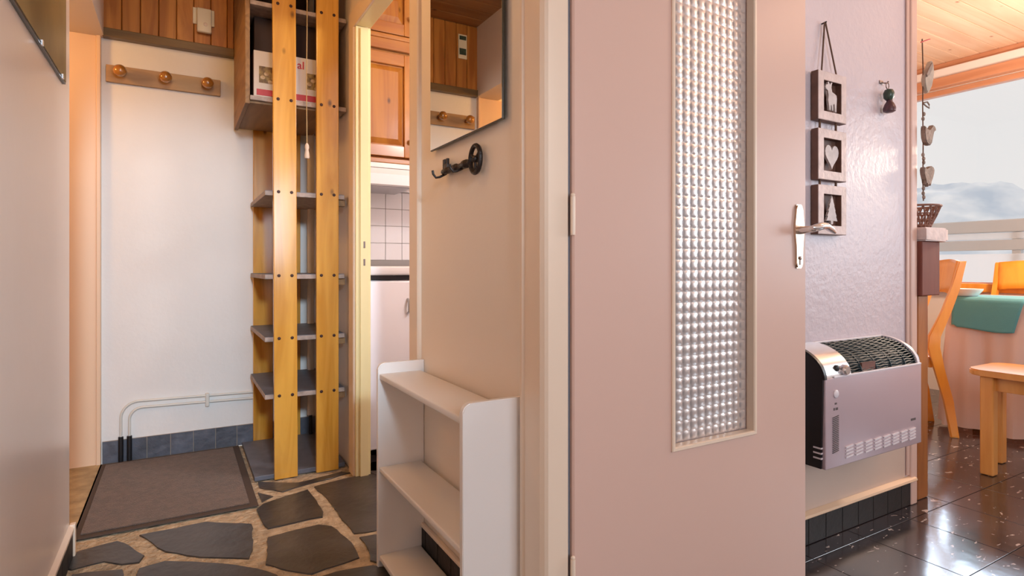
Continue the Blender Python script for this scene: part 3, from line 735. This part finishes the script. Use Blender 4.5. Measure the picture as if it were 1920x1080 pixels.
# tiled splashback
mb = MB(); mb.box(.76, 2.48, YB-.006, YB, .953, 1.42); sp = struct('wall_tiles', mb, M['tgrout'], 'white square tile splashback above the worktop')
mb = MB(); mb.box(0, .1, -.005, 0, 0, .1, .0015, 1); me = mesh_of(mb, M['tile_w'], 'wall_tile')
zz = 1.40 - .1025
while zz > .93:
    for k in range(16): piece('tile', me, sp, (.762 + .1025*k + .068 - .1025*.6, YB-.006, max(zz, .93)))
    zz -= .1025
# range hood
t = thing('range_hood', (1.1, 3.2, 1.38), 'slim white extractor hood under the pine wall cupboard', 'hood')
mb = MB(); mb.prism([(2.985, 1.385), (2.985, 1.44), (3.02, 1.475), (YB-.012, 1.475), (YB-.012, 1.40), (3.05, 1.385)], .86, 1.46, 'x'); build('hood_body', mb, M['gloss_white'], t)
mb = MB(); mb.box(.87, 1.12, 3.05, 3.36, 1.381, 1.385); build('filter', mb, M['steel'], t)
mb = MB(); mb.lathe([(.016, 0), (.016, -.006), (.012, -.010)], (1.165, 2.985, 1.415), 'y', 20); mb.box(1.163, 1.167, 2.972, 2.976, 1.412, 1.428); build('dial', mb, M['white'], t, smooth=True)
# wall cupboard with raised panel doors
t = thing('wall_cupboard', (1.2, 3.2, 1.50), 'honey pine kitchen wall cupboard with raised panel doors', 'cupboard')
mb = MB(); mb.box(.762, 2.3, 3.065, YB-.002, 1.53, CE-.002, .002); build('carcass', mb, M['cab'], t)
mb = MB(); mb.box(.762, 2.3, 3.02, YB-.002, 1.505, 1.53, .003); build('bottom_moulding', mb, M['cab_x'], t)
mb = MB(); mb.box(.762, 2.3, 3.035, 3.065, 2.12, 2.19, .004); mb.box(.762, 2.3, 3.025, 3.065, 2.175, 2.20, .005); build('cornice', mb, M['cab_x'], t)
mb = MB(); mb.box(.765, 2.3, 3.02, 3.06, 1.478, 1.504, .002); build('light_pelmet', mb, M['white'], t)
def panel_door(x0, x1, z0, z1, knobx):
    yf = 3.040
    a, b2, c, e_ = x0+.056, x1-.056, z0+.063, z1-.063
    mb = MB(); bm = mb.bm; rings = []
    for o, yy in ((0, yf+.018), (.006, yf+.018), (.034, yf+.004), (.038, yf+.004)):
        rings.append([bm.verts.new((a+o, yy, c+o)), bm.verts.new((b2-o, yy, c+o)), bm.verts.new((b2-o, yy, e_-o)), bm.verts.new((a+o, yy, e_-o))])
    for A, B in zip(rings, rings[1:]):
        for k in range(4): bm.faces.new([A[k], A[(k+1)%4], B[(k+1)%4], B[k]])
    bm.faces.new(rings[-1])
    d = build('door', mb, M['cab'], t)
    for a_ in (x0, x1-.055): build('stile', MB().box(a_, a_+.055, yf, yf+.024, z0, z1, .003), M['cab'], d)
    for a_ in (z0, z1-.062): build('rail', MB().box(x0+.055, x1-.055, yf, yf+.024, a_, a_+.062, .003), M['cab_x'], d)
    mb = MB(); mb.lathe([(.006, 0), (.006, -.012), (.014, -.018), (.014, -.026), (.006, -.032)], (knobx, yf, z0+.09), 'y', 18); build('knob', mb, M['brass'], d, smooth=True)
panel_door(.775, 1.125, 1.545, 2.105, 1.105)
panel_door(1.135, 1.50, 1.545, 2.105, 1.155)
panel_door(1.51, 1.87, 1.545, 2.105, 1.85)
panel_door(.775, 1.125, 2.21, 2.49, 1.105)
panel_door(1.135, 1.50, 2.21, 2.49, 1.155)

# ------------------------------------------------------------ heater wall
# corner trim of wall end
mb = MB(); mb.box(2.525, 2.572, YH-.014, YH+.075, 0, CE-.001, .006, 3); tr6 = struct('trim_6', mb, M['door'], 'cream moulding at the free end of the heater wall')
mb = MB(); mb.box(2.505, 2.527, YH-.008, YH, .12, CE-.001, .003); build('inner_bead', mb, M['door'], tr6)
mb = MB(); mb.box(2.602, 2.682, YH-.002, YH+.06, .001, .832, .004); tag(build('wooden_post', mb, M['post']), 'orange brown wooden post standing at the free end of heater wall', 'post')
t = thing('ledge_cabinet', (2.64, YH, .83), 'dark reddish wood box shelf with rounded ledge at the wall end', 'shelf')
mb = MB(); mb.box(2.574, 2.715, YH-.03, YH+.16, .833, 1.052, .004); build('box_body', mb, M['walnut'], t)
pts = [(2.574, YH-.045), (2.715, YH-.045)]
for k in range(0, 9):
    a = -PI/2 + PI*k/8; pts.append((2.735+.075*math.cos(a), YH+.05+.095*math.sin(a)))
pts += [(2.574, YH+.17)]
mb = MB(); mb.prism([(a, b) for a, b in pts], 1.053, 1.108, 'z', .006); build('ledge', mb, M['frame'], t)
# basket
t = thing('wicker_basket', (2.69, YH+.03, 1.108), 'small brown openwork wicker basket on the rounded ledge', 'basket')
bc = Vector((2.682, YH+.04, 1.109)); 
mb = MB(); mb.lathe([(.001, .001), (.045, .001), (.046, .006), (.001, .006)], bc, 'z', 20); build('base', mb, M['wicker'], t)
for k in range(18):
    a = 2*PI*k/18; b2 = a + .35
    mb = MB(); mb.tube([bc+Vector((.046*math.cos(a), .046*math.sin(a), .005)), bc+Vector((.066*math.cos((a+b2)/2), .066*math.sin((a+b2)/2), .05)), bc+Vector((.082*math.cos(b2), .082*math.sin(b2), .092))], .0032, 6)
    a2 = a - .35
    mb.tube([bc+Vector((.046*math.cos(a), .046*math.sin(a), .005)), bc+Vector((.066*math.cos((a+a2)/2), .066*math.sin((a+a2)/2), .05)), bc+Vector((.082*math.cos(a2), .082*math.sin(a2), .092))], .0032, 6)
    build('stake', mb, M['wicker'], t, smooth=True)
mb = MB()
for r_, z in ((.050, .012), (.058, .034), (.068, .060), (.083, .092)):
    mb.tube([bc+Vector((r_*math.cos(2*PI*k/28), r_*math.sin(2*PI*k/28), z)) for k in range(28)], .0045 if z > .09 else .0028, 6, closed=True)
build('hoops', mb, M['wicker'], t, smooth=True)
# garland of birds
t = thing('hanging_garland', (2.60, YH-.03, 1.2), 'string garland of grey cloth birds hanging at the wall end by window', 'garland')
gx_ = 2.600; gy = YH-.022
mb = MB(); mb.tube([(gx_-.01, gy, 1.865), (gx_-.003, gy, 1.75), (gx_-.006, gy, 1.60), (gx_-.002, gy, 1.45), (gx_-.004, gy, 1.30), (gx_, gy, 1.215)], .0022, 6)
build('cord', mb, M['string'], t, smooth=True)
mb = MB(); mb.tube([(gx_-.02, gy, 1.85), (gx_+.02, gy-.01, 1.865), (gx_+.03, gy-.01, 1.868)], .0025, 6); q = build('twig', mb, M['red'], t, smooth=True)
def outline(pts, c, sc_, y0, y1, m, name, par, bev=.003):
    mb = MB(); mb.prism([(c[0]+a*sc_, c[1]+b*sc_) for a, b in pts], y0, y1, 'y', bev); return build(name, mb, m, par, smooth=True)
birdA = [(-.50,.10),(-.46,-.15),(-.34,-.38),(-.14,-.52),(.08,-.52),(.24,-.38),(.32,-.15),(.34,.08),(.42,.26),(.56,.36),(.72,.36),(.60,.48),(.50,.60),(.36,.62),(.24,.50),(.16,.34),(.0,.26),(-.18,.28),(-.32,.42),(-.50,.48),(-.44,.28)]
birdB = [(-.58,.22),(-.50,-.02),(-.40,-.22),(-.30,-.36),(-.34,-.60),(-.20,-.48),(-.06,-.72),(.02,-.46),(.22,-.64),(.22,-.38),(.40,-.18),(.54,.04),(.60,.28),(.50,.44),(.30,.50),(.08,.44),(-.08,.30),(-.26,.24),(-.42,.36),(-.52,.38)]
moon = [(-.5,-.15),(-.46,-.45),(-.34,-.75),(-.2,-.88),(.02,-.74),(.22,-.42),(.38,-.05),(.46,.35),(.40,.70),(.26,.92),(.12,.86),(-.02,.62),(-.22,.34),(-.40,.12)]
outline(moon, (gx_+.026, 1.715), .075, gy-.012, gy+.004, M['birdlight'], 'bird', t, .0022)
outline([(-.42,.06),(-.36,-.08),(-.10,.10),(.15,.40),(.28,.74),(.22,.84),(.05,.66),(-.18,.40)], (gx_+.022, 1.715), .072, gy-.017, gy-.011, M['bird'], 'wing', t, .001)
outline(birdA, (gx_+.022, 1.478), .074, gy-.014, gy+.004, M['bird'], 'bird', t, .0022)
outline(birdB, (gx_+.018, 1.322), .070, gy-.014, gy+.004, M['bird'], 'bird', t, .0022)
mb = MB(); mb.tube([(gx_, gy, 1.61), (gx_+.02, gy-.005, 1.615), (gx_+.035, gy-.005, 1.605), (gx_+.034, gy-.005, 1.592), (gx_+.018, gy-.004, 1.596), (gx_, gy, 1.606)], .003, 6)
for z in (1.565, 1.545, 1.40, 1.385, 1.37, 1.265, 1.245, 1.23):
    mb.ball((gx_+random.uniform(-.004, .008), gy, z), .008, 1, .7, 1.1, 8, 6)
build('beads_and_bow', mb, M['bird'], t, smooth=True)

# three hanging framed ornaments
t = thing('hanging_ornament', (1.97, YH, 1.06), 'string of three square wood frames with deer, heart and fir tree', 'wall decoration')
fy0, fy1 = YH-.030, YH-.004
deer = [(-.30,.36),(-.34,.28),(-.30,.22),(-.20,.20),(-.17,.05),(-.20,-.10),(-.16,-.22),(-.14,-.40),(-.07,-.42),(-.06,-.24),(-.02,-.22),(.0,-.40),(.07,-.42),(.06,-.20),(.14,-.18),(.16,-.42),(.24,-.44),(.24,-.20),(.27,.0),(.24,.10),(.10,.14),(.0,.16),(-.04,.30),(-.02,.40),(.04,.46),(-.04,.46),(-.08,.38),(-.14,.40),(-.16,.48),(-.22,.44),(-.20,.38)]
heart = []
for k in range(28):
    a = 2*PI*k/28; heart.append((.026*16*math.sin(a)**3*.85, .026*(13*math.cos(a)-5*math.cos(2*a)-2*math.cos(3*a)-math.cos(4*a))))
tree = [(0,.46),(.08,.30),(.05,.29),(.14,.14),(.10,.13),(.20,-.02),(.15,-.03),(.25,-.18),(.20,-.19),(.30,-.34),(.06,-.32),(.06,-.44),(-.06,-.44),(-.06,-.32),(-.30,-.34),(-.20,-.19),(-.25,-.18),(-.15,-.03),(-.20,-.02),(-.10,.13),(-.14,.14),(-.05,.29),(-.08,.30)]
FX0, FX1 = 1.888, 2.052; fw = .030
for (z0, z1, shp, nm, lab) in ((1.455, 1.622, deer, 'deer_cutout', 'top frame with a deer'), (1.250, 1.424, heart, 'heart_cutout', 'middle frame with a heart'), (1.062, 1.231, tree, 'tree_cutout', 'bottom frame with a fir tree')):
    mb = MB(); bm = mb.bm
    def rg(o, y): return [bm.verts.new((FX0+o, y, z0+o)), bm.verts.new((FX1-o, y, z0+o)), bm.verts.new((FX1-o, y, z1-o)), bm.verts.new((FX0+o, y, z1-o))]
    rr = [rg(0.0015, fy0), rg(fw, fy0), rg(fw, fy1-.004), rg(.0, fy1-.004), rg(0, fy0+.0015)]
    for A, B in zip(rr, rr[1:] + rr[:1]):
        for k in range(4): bm.faces.new([A[k], A[(k+1)%4], B[(k+1)%4], B[k]])
    f_ = build('frame', mb, M['frame'], t); tag(f_, lab)
    mb = MB(); mb.box(FX0+.001, FX1-.001, fy1-.004, fy1, z0+.001, z1-.001); build('back_board', mb, M['frame_side'], f_)
    mb = MB()
    for q in ((FX0-.0008, FX0, z0, z1), (FX1, FX1+.0008, z0, z1)): mb.box(q[0], q[1], fy0+.002, fy1, q[2], q[3])
    mb.box(FX0, FX1, fy0+.002, fy1, z0-.0008, z0)
    mb.box(FX0+fw, FX0+fw+.0008, fy0+.002, fy1-.004, z0+fw, z1-fw); mb.box(FX1-fw-.0008, FX1-fw, fy0+.002, fy1-.004, z0+fw, z1-fw); mb.box(FX0+fw, FX1-fw, fy0+.002, fy1-.004, z1-fw-.0008, z1-fw)
    build('dark_edges', mb, M['frame_side'], f_)  # visible side faces coloured darker than the frame front
    cx, cz_ = (FX0+FX1)/2, (z0+z1)/2; s_ = .112
    mb = MB(); mb.prism([(cx + a*s_, cz_ + b*s_) for a, b in shp], fy0+.003, fy0+.011, 'y', .001); build(nm, mb, M['cutout'], f_)
for (a, b2) in ((1.424, 1.455), (1.231, 1.250)):
    for xx in (FX0+.025, FX1-.045):
        mb = MB(); mb.tube([(xx, fy0+.012, a-.001), (xx, fy0+.012, b2+.001)], .004, 8); build('link_cord', mb, M['string'], t, smooth=True)
mb = MB(); mb.tube([(FX0+.035, fy0+.012, 1.62), (1.951, YH-.012, 1.800), (1.956, YH-.012, 1.802), (FX1-.040, fy0+.012, 1.62)], .0028, 8); build('hanging_string', mb, M['string'], t, smooth=True)
mb = MB(); mb.tube([(1.953, YH, 1.800), (1.953, YH-.018, 1.802)], .0025, 8); build('nail', mb, M['iron'], t)

# little charm on a hook
t = thing('wall_charm', (2.335, YH, 1.53), 'small green and plum figure charm hanging from a metal hook', 'charm')
mb = MB(); mb.box(2.318, 2.342, YH-.004, YH, 1.648, 1.662, .002); mb.tube([(2.33, YH-.004, 1.652), (2.33, YH-.022, 1.646), (2.33, YH-.028, 1.652)], .003, 8)
mb.tube([(2.33+.010*math.cos(2*PI*k/16), YH-.024, 1.636+.012*math.sin(2*PI*k/16)) for k in range(16)], .0018, 6, closed=True); build('hook', mb, M['pewter'], t, smooth=True)
mb = MB(); mb.lathe([(.004, 1.624), (.014, 1.620), (.019, 1.608), (.017, 1.590), (.011, 1.582)], (2.335, YH-.026, 0), 'z', 16); build('upper_body', mb, M['green'], t, smooth=True)
mb = MB(); mb.lathe([(.011, 1.584), (.010, 1.578), (.017, 1.566), (.022, 1.552), (.021, 1.540), (.012, 1.535)], (2.340, YH-.026, 0), 'z', 16); build('lower_body', mb, M['plum'], t, smooth=True)

# heater
hx0, hx1, hy0, hy1, hz0, hz1, hzt = 1.741, 2.335, 1.085, YH-.004, .316, .600, .688
t = thing('wall_heater', ((hx0+hx1)/2, YH, hz0), 'silver and black electric convector heater mounted on textured wall', 'heater')
def arc(y0, y1, z0, z1, n=12, off=0):
    return [(y1 - (y1-y0-off)*math.cos(PI/2*k/n), z0 + (z1-z0-off)*math.sin(PI/2*k/n)) for k in range(n+1)]
A = arc(hy0, hy1, hz1-.005, hzt)
# end caps
for (x0, x1, nm) in ((hx0, hx0+.012, 'end_cap'), (hx1-.010, hx1, 'end_cap')):
    pts = [(hy1, hz0), (hy0+.006, hz0)] + A
    mb = MB(); mb.prism(pts, x0, x1, 'x', .002); build(nm, mb, M['black'], t)
mb = MB(); mb.box(hx0+.012, hx1-.010, hy0+.03, hy1, hz0+.01, hz1, 0); build('core', mb, M['inside'], t)
mb = MB(); mb.box(hx0+.008, hx1-.006, hy0-.006, hy0+.012, hz0-.002, hz1, .004, 3); fp = build('front_panel', mb, M['heater'], t, smooth=True)
# grille: curved slats along X
mb = MB()
Ag = arc(hy0, hy1, hz1-.005, hzt, 17, .004)
for i, (yy, z) in enumerate(Ag[1:-1]):
    pts = []
    for k in range(49):
        x = hx0+.150 + (hx1-.025-hx0-.150)*k/48; wv = .0016*math.sin(k*1.05 + i)
        pts.append((x, yy + wv*.3, z + wv))
    mb.tube(pts, .0027, 5)
for xx in (hx0+.22, hx0+.31, hx0+.40, hx0+.49):
    mb.tube([(xx, a, b2-.006) for a, b2 in A], .003, 6)
build('grille', mb, M['black_gl'], t, smooth=True)
mb = MB(); Ai = arc(hy0+.02, hy1, hz1-.005, hzt-.020)
mb.prism([(hy1, hz1-.005)] + Ai, hx0+.15, hx1-.02, 'x'); build('grille_backing', mb, M['black_gl'], t, smooth=True)
mb = MB(); mb.box(hx0+.225, hx0+.305, hy0+.004, hy0+.012, hz1+.002, hz1+.030); build('element_glimpse', mb, mat('copper_red_element', (.16, .07, .055), .5), t)
# chrome control section and right rim and top rail
def band(x0, x1, off, m, name, smooth=True):
    o = arc(hy0-off, hy1, hz1-.004, hzt+off); i_ = arc(hy0+.004, hy1, hz1-.004, hzt-.006)
    mb = MB(); mb.prism(o + list(reversed(i_)), x0, x1, 'x', .001); return build(name, mb, m, t, smooth)
cp = band(hx0+.014, hx0+.150, .004, M['chrome'], 'control_panel')
band(hx0+.002, hx0+.016, .006, M['black'], 'black_surround')
band(hx1-.026, hx1-.010, .003, M['slotlight'], 'rim')
mb = MB(); mb.box(hx0+.15, hx1-.02, hy1-.010, hy1, hzt-.003, hzt+.004, .002); build('top_rail', mb, M['slotlight'], t)
mb = MB(); mb.box(hx0+.05, hx1-.01, hy0-.008, hy0, hz1-.003, hz1+.004, .002); build('front_lip', mb, M['slotlight'], t)
mb = MB(); mb.lathe([(.017, 0), (.017, -.012), (.013, -.018)], (hx0+.112, hy0+.002, hz1+.019), 'y', 24); build('thermostat_knob', mb, M['chrome'], cp, smooth=True)
mb = MB(); mb.lathe([(.010, 0), (.010, -.008), (.007, -.010)], (hx0+.078, hy0+.006, hz1+.026), 'y', 20); build('switch', mb, M['black'], cp, smooth=True)
# front panel details
mb = MB(); mb.lathe([(.013, 0), (.013, -.003), (.008, -.006)], (hx0+.060, hy0-.006, hz1-.052), 'y', 20); build('indicator', mb, M['slotlight'], fp, smooth=True)
mb = MB(); mb.box(hx0+.055, hx0+.066, hy0-.0066, hy0-.006, hz1-.086, hz1-.080); mb.box(hx0+.048, hx0+.056, hy0-.0066, hy0-.006, hz1-.104, hz1-.096); mb.box(hx0+.060, hx0+.072, hy0-.0066, hy0-.006, hz1-.104, hz1-.096); build('printed_mark', mb, M['slotdark'], fp)
mb = MB(); mb.box(hx0+.040, hx0+.076, hy0-.0064, hy0-.006, hz0+.042, hz0+.162, .001); sg = build('side_louvre', mb, M['heater'], fp)
mb = MB()
for k in range(20): 
    z = hz0+.046+.0058*k; mb.prism([(hx0+.042, z), (hx0+.074, z+.0045), (hx0+.074, z+.007), (hx0+.042, z+.0026)], hy0-.0085, hy0-.0064, 'y')
build('louvre_bars', mb, M['slotdark'], sg)
for g in range(8):
    mb = MB()
    for r_ in range(4):
        x0 = hx0+.112 + g*.0555; z = hz0+.020+r_*.0105
        mb.prism([(x0, z), (x0+.040, z+.0035), (x0+.040, z+.0085), (x0, z+.005)], hy0-.010, hy0-.006, 'y')
    build('louvre_block', mb, M['slotlight'], fp)
mb = MB()
for k in range(4): mb.box(hx1-.080+.0085*k, hx1-.0735+.0085*k, hy0-.0066, hy0-.006, hz0+.086, hz0+.094)
build('maker_mark', mb, M['slotdark'], fp)
mb = MB()
for k in range(3):
    mb.box(hx0-.001, hx0+.008, hy0+.004, hy0+.03, hz0+.03+.016*k, hz0+.035+.016*k); mb.box(hx1-.012, hx1+.001, hy0-.001, hy0+.03, hz0+.07+.014*k, hz0+.075+.014*k)
build('cap_slots', mb, M['slotlight'], t)

# ------------------------------------------------------------ window, balcony, mountains
mb = MB()
mb.box(XW-.02, XW+.06, WY0, WY1, 2.315, 2.36, .004)
struct('trim_7', MB().box(XW-.05, XW, YR+.001, YB-.31, 2.385, 2.455, .006), M['white'], 'white cove strip above the window')
struct('trim_8', MB().box(XW-.07, XW, YR+.001, YB-.31, 2.31, 2.384, .008), M['header'], 'orange pine curtain rail board over the window')
struct('trim_9', MB().box(XW-.03, XW, YR+.001, YB-.31, 2.456, CE, .004), M['header'], 'thin pine strip at the ceiling edge')
mb = MB()
for q in ((WY0, WY0+.06, .83, 2.31), (WY1-.06, WY1, .83, 2.31)): mb.box(XW+.02, XW+.08, q[0], q[1], q[2], q[3], .004)
mb.box(XW+.02, XW+.08, WY0+.06, WY1-.06, 2.27, 2.31, .004); mb.box(XW+.02, XW+.08, WY0+.06, WY1-.06, .80, .835, .004)
wn = struct('window_1', mb, M['header'], 'wide living room window looking out to the balcony')
mb = MB(); mb.box(XW+.048, XW+.052, WY0+.06, WY1-.06, .835, 2.27); build('pane', mb, M['pane'], wn)
mb = MB(); mb.box(XW-.06, XW+.05, WY0, WY1, .765, .828, .006); build('window_sill', mb, M['chair'], wn)
t = thing('balcony_railing', (6.2, 1.8, .2), 'pale balcony railing of horizontal boards outside the window', 'railing')
RX = 6.1
for k in range(5):
    yy = -2.3 + 2.2*k
    mb = MB(); mb.box(RX-.03, RX+.03, yy-.03, yy+.03, .0, 1.24, .003); build('post', mb, M['rail'], t)
mb = MB(); mb.box(RX-.05, RX+.05, -2.6, 7.2, 1.243, 1.352, .01); build('handrail', mb, M['rail'], t)
for k, (z, h_) in enumerate(((.20, .27), (.48, .27), (.76, .30), (1.09, .09), (1.185, .053))):
    mb = MB(); mb.box(RX-.045, RX-.02, -2.6, 7.2, z, z+h_, .005); build('rail_board', mb, M['rail'] if k == 3 else M['railw'], t)
mb = MB(); mb.box(XW+.12, RX+.2, -3, 8, -.15, 0); struct('floor_balcony', mb, M['concrete'], 'pale balcony slab outside the window')
mb = MB(); mb.grid(lambda a, b2: (8+a*600, -300+b2*900, -6), 2, 2); tag(build('snowfield', mb, M['snow']), 'snow covered ground far below the balcony', 'snow', None, 'stuff')
import mathutils.noise as mn
def ridge(a, b2):
    # a: across (along Y), b2: from foot to crest
    x = 420 + b2*120; y = -160 + a*900
    crest = 46 + 26*max(0, min(1, (y-150)/56)) + 5*mn.noise(Vector((y*.05, 0, 7))) + 3*mn.noise(Vector((y*.16, 2, 7)))
    h = crest * b2 * (1 + (1-b2)*.5*mn.fractal(Vector((y*.02, b2*3, 0)), 1.0, 2.0, 5))
    return (x + 14*mn.noise(Vector((y*.03, b2*5, 3))), y, h - 4)
mb = MB(); mb.grid(ridge, 260, 16)
mtn = mat('snowy_rock', (.95, .96, .98), .9, vcol=(.60, .68, .78), vscale=.035)
tag(build('mountain_ridge', mb, mtn, smooth=True), 'distant snowy mountain ridge beyond the balcony', 'mountain')

# ------------------------------------------------------------ dining corner
TX0, TX1, TY0, TY1, TZ = 3.95, 4.38, .25, 1.69, .775
t = thing('dining_table', ((TX0+TX1)/2, (TY0+TY1)/2, 0), 'dining table hidden under a long pale pink cloth by the window', 'table')
mb = MB(); mb.box(TX0+.01, TX1-.01, TY0+.01, TY1-.01, TZ-.035, TZ-.004, .004); build('tabletop', mb, M['bench'], t)
for a in (TX0+.08, TX1-.13):
    for b2 in (TY0+.08, TY1-.14):
        mb = MB(); mb.box(a, a+.05, b2, b2+.05, .001, TZ-.035, .003); build('leg', mb, M['bench'], t)
# tablecloth with folds
def cloth():
    mb = MB(); bm = mb.bm
    per = []
    r = .03; nseg = 44
    def side(x0, y0, x1, y1, n):
        for k in range(n): per.append((x0+(x1-x0)*k/n, y0+(y1-y0)*k/n, (y1-y0), -(x1-x0)))
    side(TX0, TY1, TX0, TY0, 90); side(TX0, TY0, TX1, TY0, 40); side(TX1, TY0, TX1, TY1, 40); side(TX1, TY1, TX0, TY1, 50)
    n = len(per); rows = []
    levels = [(0, -.02), (0, 0.0), (-.008, .006), (-.05, .010), (-.15, .016), (-.3, .026), (-.45, .036), (-.6, .045), (-.72, .052), (-.748, .055)]
    for dz, out in levels:
        row = []
        for k, (x, y, nx, ny) in enumerate(per):
            l = math.hypot(nx, ny); nx2, ny2 = nx/l, ny/l
            depth = min(1, -dz/.5)
            w_ = .020*depth*(math.sin(k*.42) + .7*math.sin(k*.93+1) + .5*math.sin(k*.21+2))
            o = out + w_ if dz < 0 else out
            o = max(o, -.02)
            row.append(bm.verts.new((x + nx2*o, y + ny2*o, TZ + dz + (.004*math.sin(k*.3) if dz < -.7 else 0))))
        rows.append(row)
    for A, B in zip(rows, rows[1:]):
        for k in range(n): bm.faces.new([A[k], A[(k+1) % n], B[(k+1) % n], B[k]])
    bm.faces.new(rows[0]); return mb
o = build('tablecloth', cloth(), M['cloth'], smooth=True); tag(o, 'pale pink tablecloth hanging in folds almost to the tiled floor', 'tablecloth')
# teal placemat draped over the edge
def drape():
    mb = MB(); prof = [(TX0+.30, TZ+.0025), (TX0+.15, TZ+.0025), (TX0+.02, TZ+.0025), (TX0-.009, TZ-.001), (TX0-.022, TZ-.014), (TX0-.030, TZ-.05), (TX0-.036, TZ-.10), (TX0-.040, TZ-.15), (TX0-.042, TZ-.182)]
    def f(a, b2):
        k = b2*(len(prof)-1); i = min(int(k), len(prof)-2); q = k-i
        x = prof[i][0]*(1-q)+prof[i+1][0]*q; z = prof[i][1]*(1-q)+prof[i+1][1]*q
        hang = max(0, (TZ - z)/.18)
        y = 1.655 - a*.335 + .05*hang*(a)*.8
        if a < .08 and hang > .9: z += .012
        return (x - .004*math.sin(a*9)*hang, y, z + .008*hang*math.sin(a*5+1))
    mb.grid(f, 20, 24); return mb
o = build('placemat', drape(), M['teal'], smooth=True)
md = o.modifiers.new('thick', 'SOLIDIFY'); md.thickness = .0022; md.offset = 0
tag(o, 'teal cloth placemat draped over the near table edge', 'placemat')
mb = MB(); mb.lathe([(.001, .004), (.05, .004), (.055, .008), (.085, .020), (.088, .022), (.084, .018), (.05, .009), (.001, .009)], (4.10, 1.27, TZ+.001), 'z', 28); tag(build('plate', mb, M['porcelain'], smooth=True), 'white china plate lying on the table beside the teal placemat', 'plate')
mb = MB(); mb.lathe([(.03, .001), (.034, .004), (.036, .09), (.033, .091), (.031, .008), (.001, .006)], (4.22, 1.295, TZ+.001), 'z', 28); tag(build('glass_tumbler', mb, M['porcelain'], smooth=True), 'white tumbler standing on the table at the right picture edge', 'cup')
mb = MB(); mb.lathe([(.03, .001), (.05, .004), (.075, .035), (.078, .045), (.074, .045), (.045, .010), (.001, .008)], (4.0, 1.615, TZ+.001), 'z', 28); tag(build('bowl', mb, M['porcelain'], smooth=True), 'white bowl at the far corner of the table near the dark box shelf', 'bowl')

# bench
t = thing('bench', (3.35, .86, 0), 'honey beech bench with rounded seat in front of the tablecloth', 'bench')
bx0_, bx1_, by0_, by1_, bz = 3.165, 3.505, .40, 1.288, .480
r = .06; pts = []
for (cx, cy, a0) in ((bx1_-r, by1_-r, 0), (bx0_+r, by1_-r, PI/2), (bx0_+r, by0_+r, PI), (bx1_-r, by0_+r, 1.5*PI)):
    for k in range(7): a = a0 + PI/2*k/6; pts.append((cx + r*math.cos(a), cy + r*math.sin(a)))
mb = MB(); mb.prism(pts, bz-.028, bz, 'z', .005); build('seat', mb, M['bench'], t, smooth=True)
for (lx, ly) in ((3.185, 1.185), (3.43, 1.24), (3.185, .50), (3.43, .50)):
    mb = MB(); mb.box(lx, lx+.052, ly, ly+.052, .001, bz-.028, .006, 2); build('leg', mb, M['bench'], t)
for xa in (3.215, 3.44): build('apron', MB().box(xa, xa+.02, .55, 1.19, bz-.095, bz-.028, .002), M['bench'], t)

# chairs
def chair(loc, rz, label, w_=.36):
    t = thing('dining_chair', loc, label, 'chair', rz, 'beech dining chairs')
    # local: back legs at y=0, seat extends to +y, x across
    def sideleg(x):
        out = []
        ctr = [(.00, 0), (.03, .20), (.075, .38), (.105, .50), (.10, .56), (.04, .70), (-.005, .84), (-.035, .98)]
        hw = [.020, .022, .024, .028, .026, .022, .020, .018]
        pts = [(c - h, z) for (c, z), h in zip(ctr, hw)] + [(c + h, z) for (c, z), h in reversed(list(zip(ctr, hw)))]
        mb = MB(); mb.prism(pts, x-.014, x+.014, 'x', .005); return mb
    for x in (0, w_): build('rear_leg', sideleg(x), M['chair'], t, smooth=True, local=True)
    for x in (0, w_):
        mb = MB(); mb.tube([(x, .50, .001), (x, .47, .44)], [.016, .02], 8); build('front_leg', mb, M['chair'], t, smooth=True, local=True)
    mb = MB(); mb.box(-.02, w_+.02, .13, .52, .440, .462, .006, 2); build('seat', mb, M['chair'], t, local=True)
    mb = MB(); mb.box(.014, w_-.014, .10, .118, .38, .44, .003); build('seat_rail', mb, M['chair'], t, local=True)
    def back(a, b2):
        z = .79 + b2*.19; return (.01 + a*(w_-.02), +.012-.2*(z-.79) - .02*math.sin(PI*a), z + .012*math.sin(PI*a))
    mb = MB(); mb.grid(back, 12, 4); o = build('backrest', mb, M['chair'], t, smooth=True, local=True)
    md = o.modifiers.new('thick', 'SOLIDIFY'); md.thickness = .02; md.offset = 0
    return t
chair((3.745, 1.57, 0), math.atan2(.67, .74), 'orange beech chair with kinked rear leg at the left table corner')
chair((4.965, 1.43, 0), math.radians(90), 'orange beech chair behind the table with its back to the window', .40)
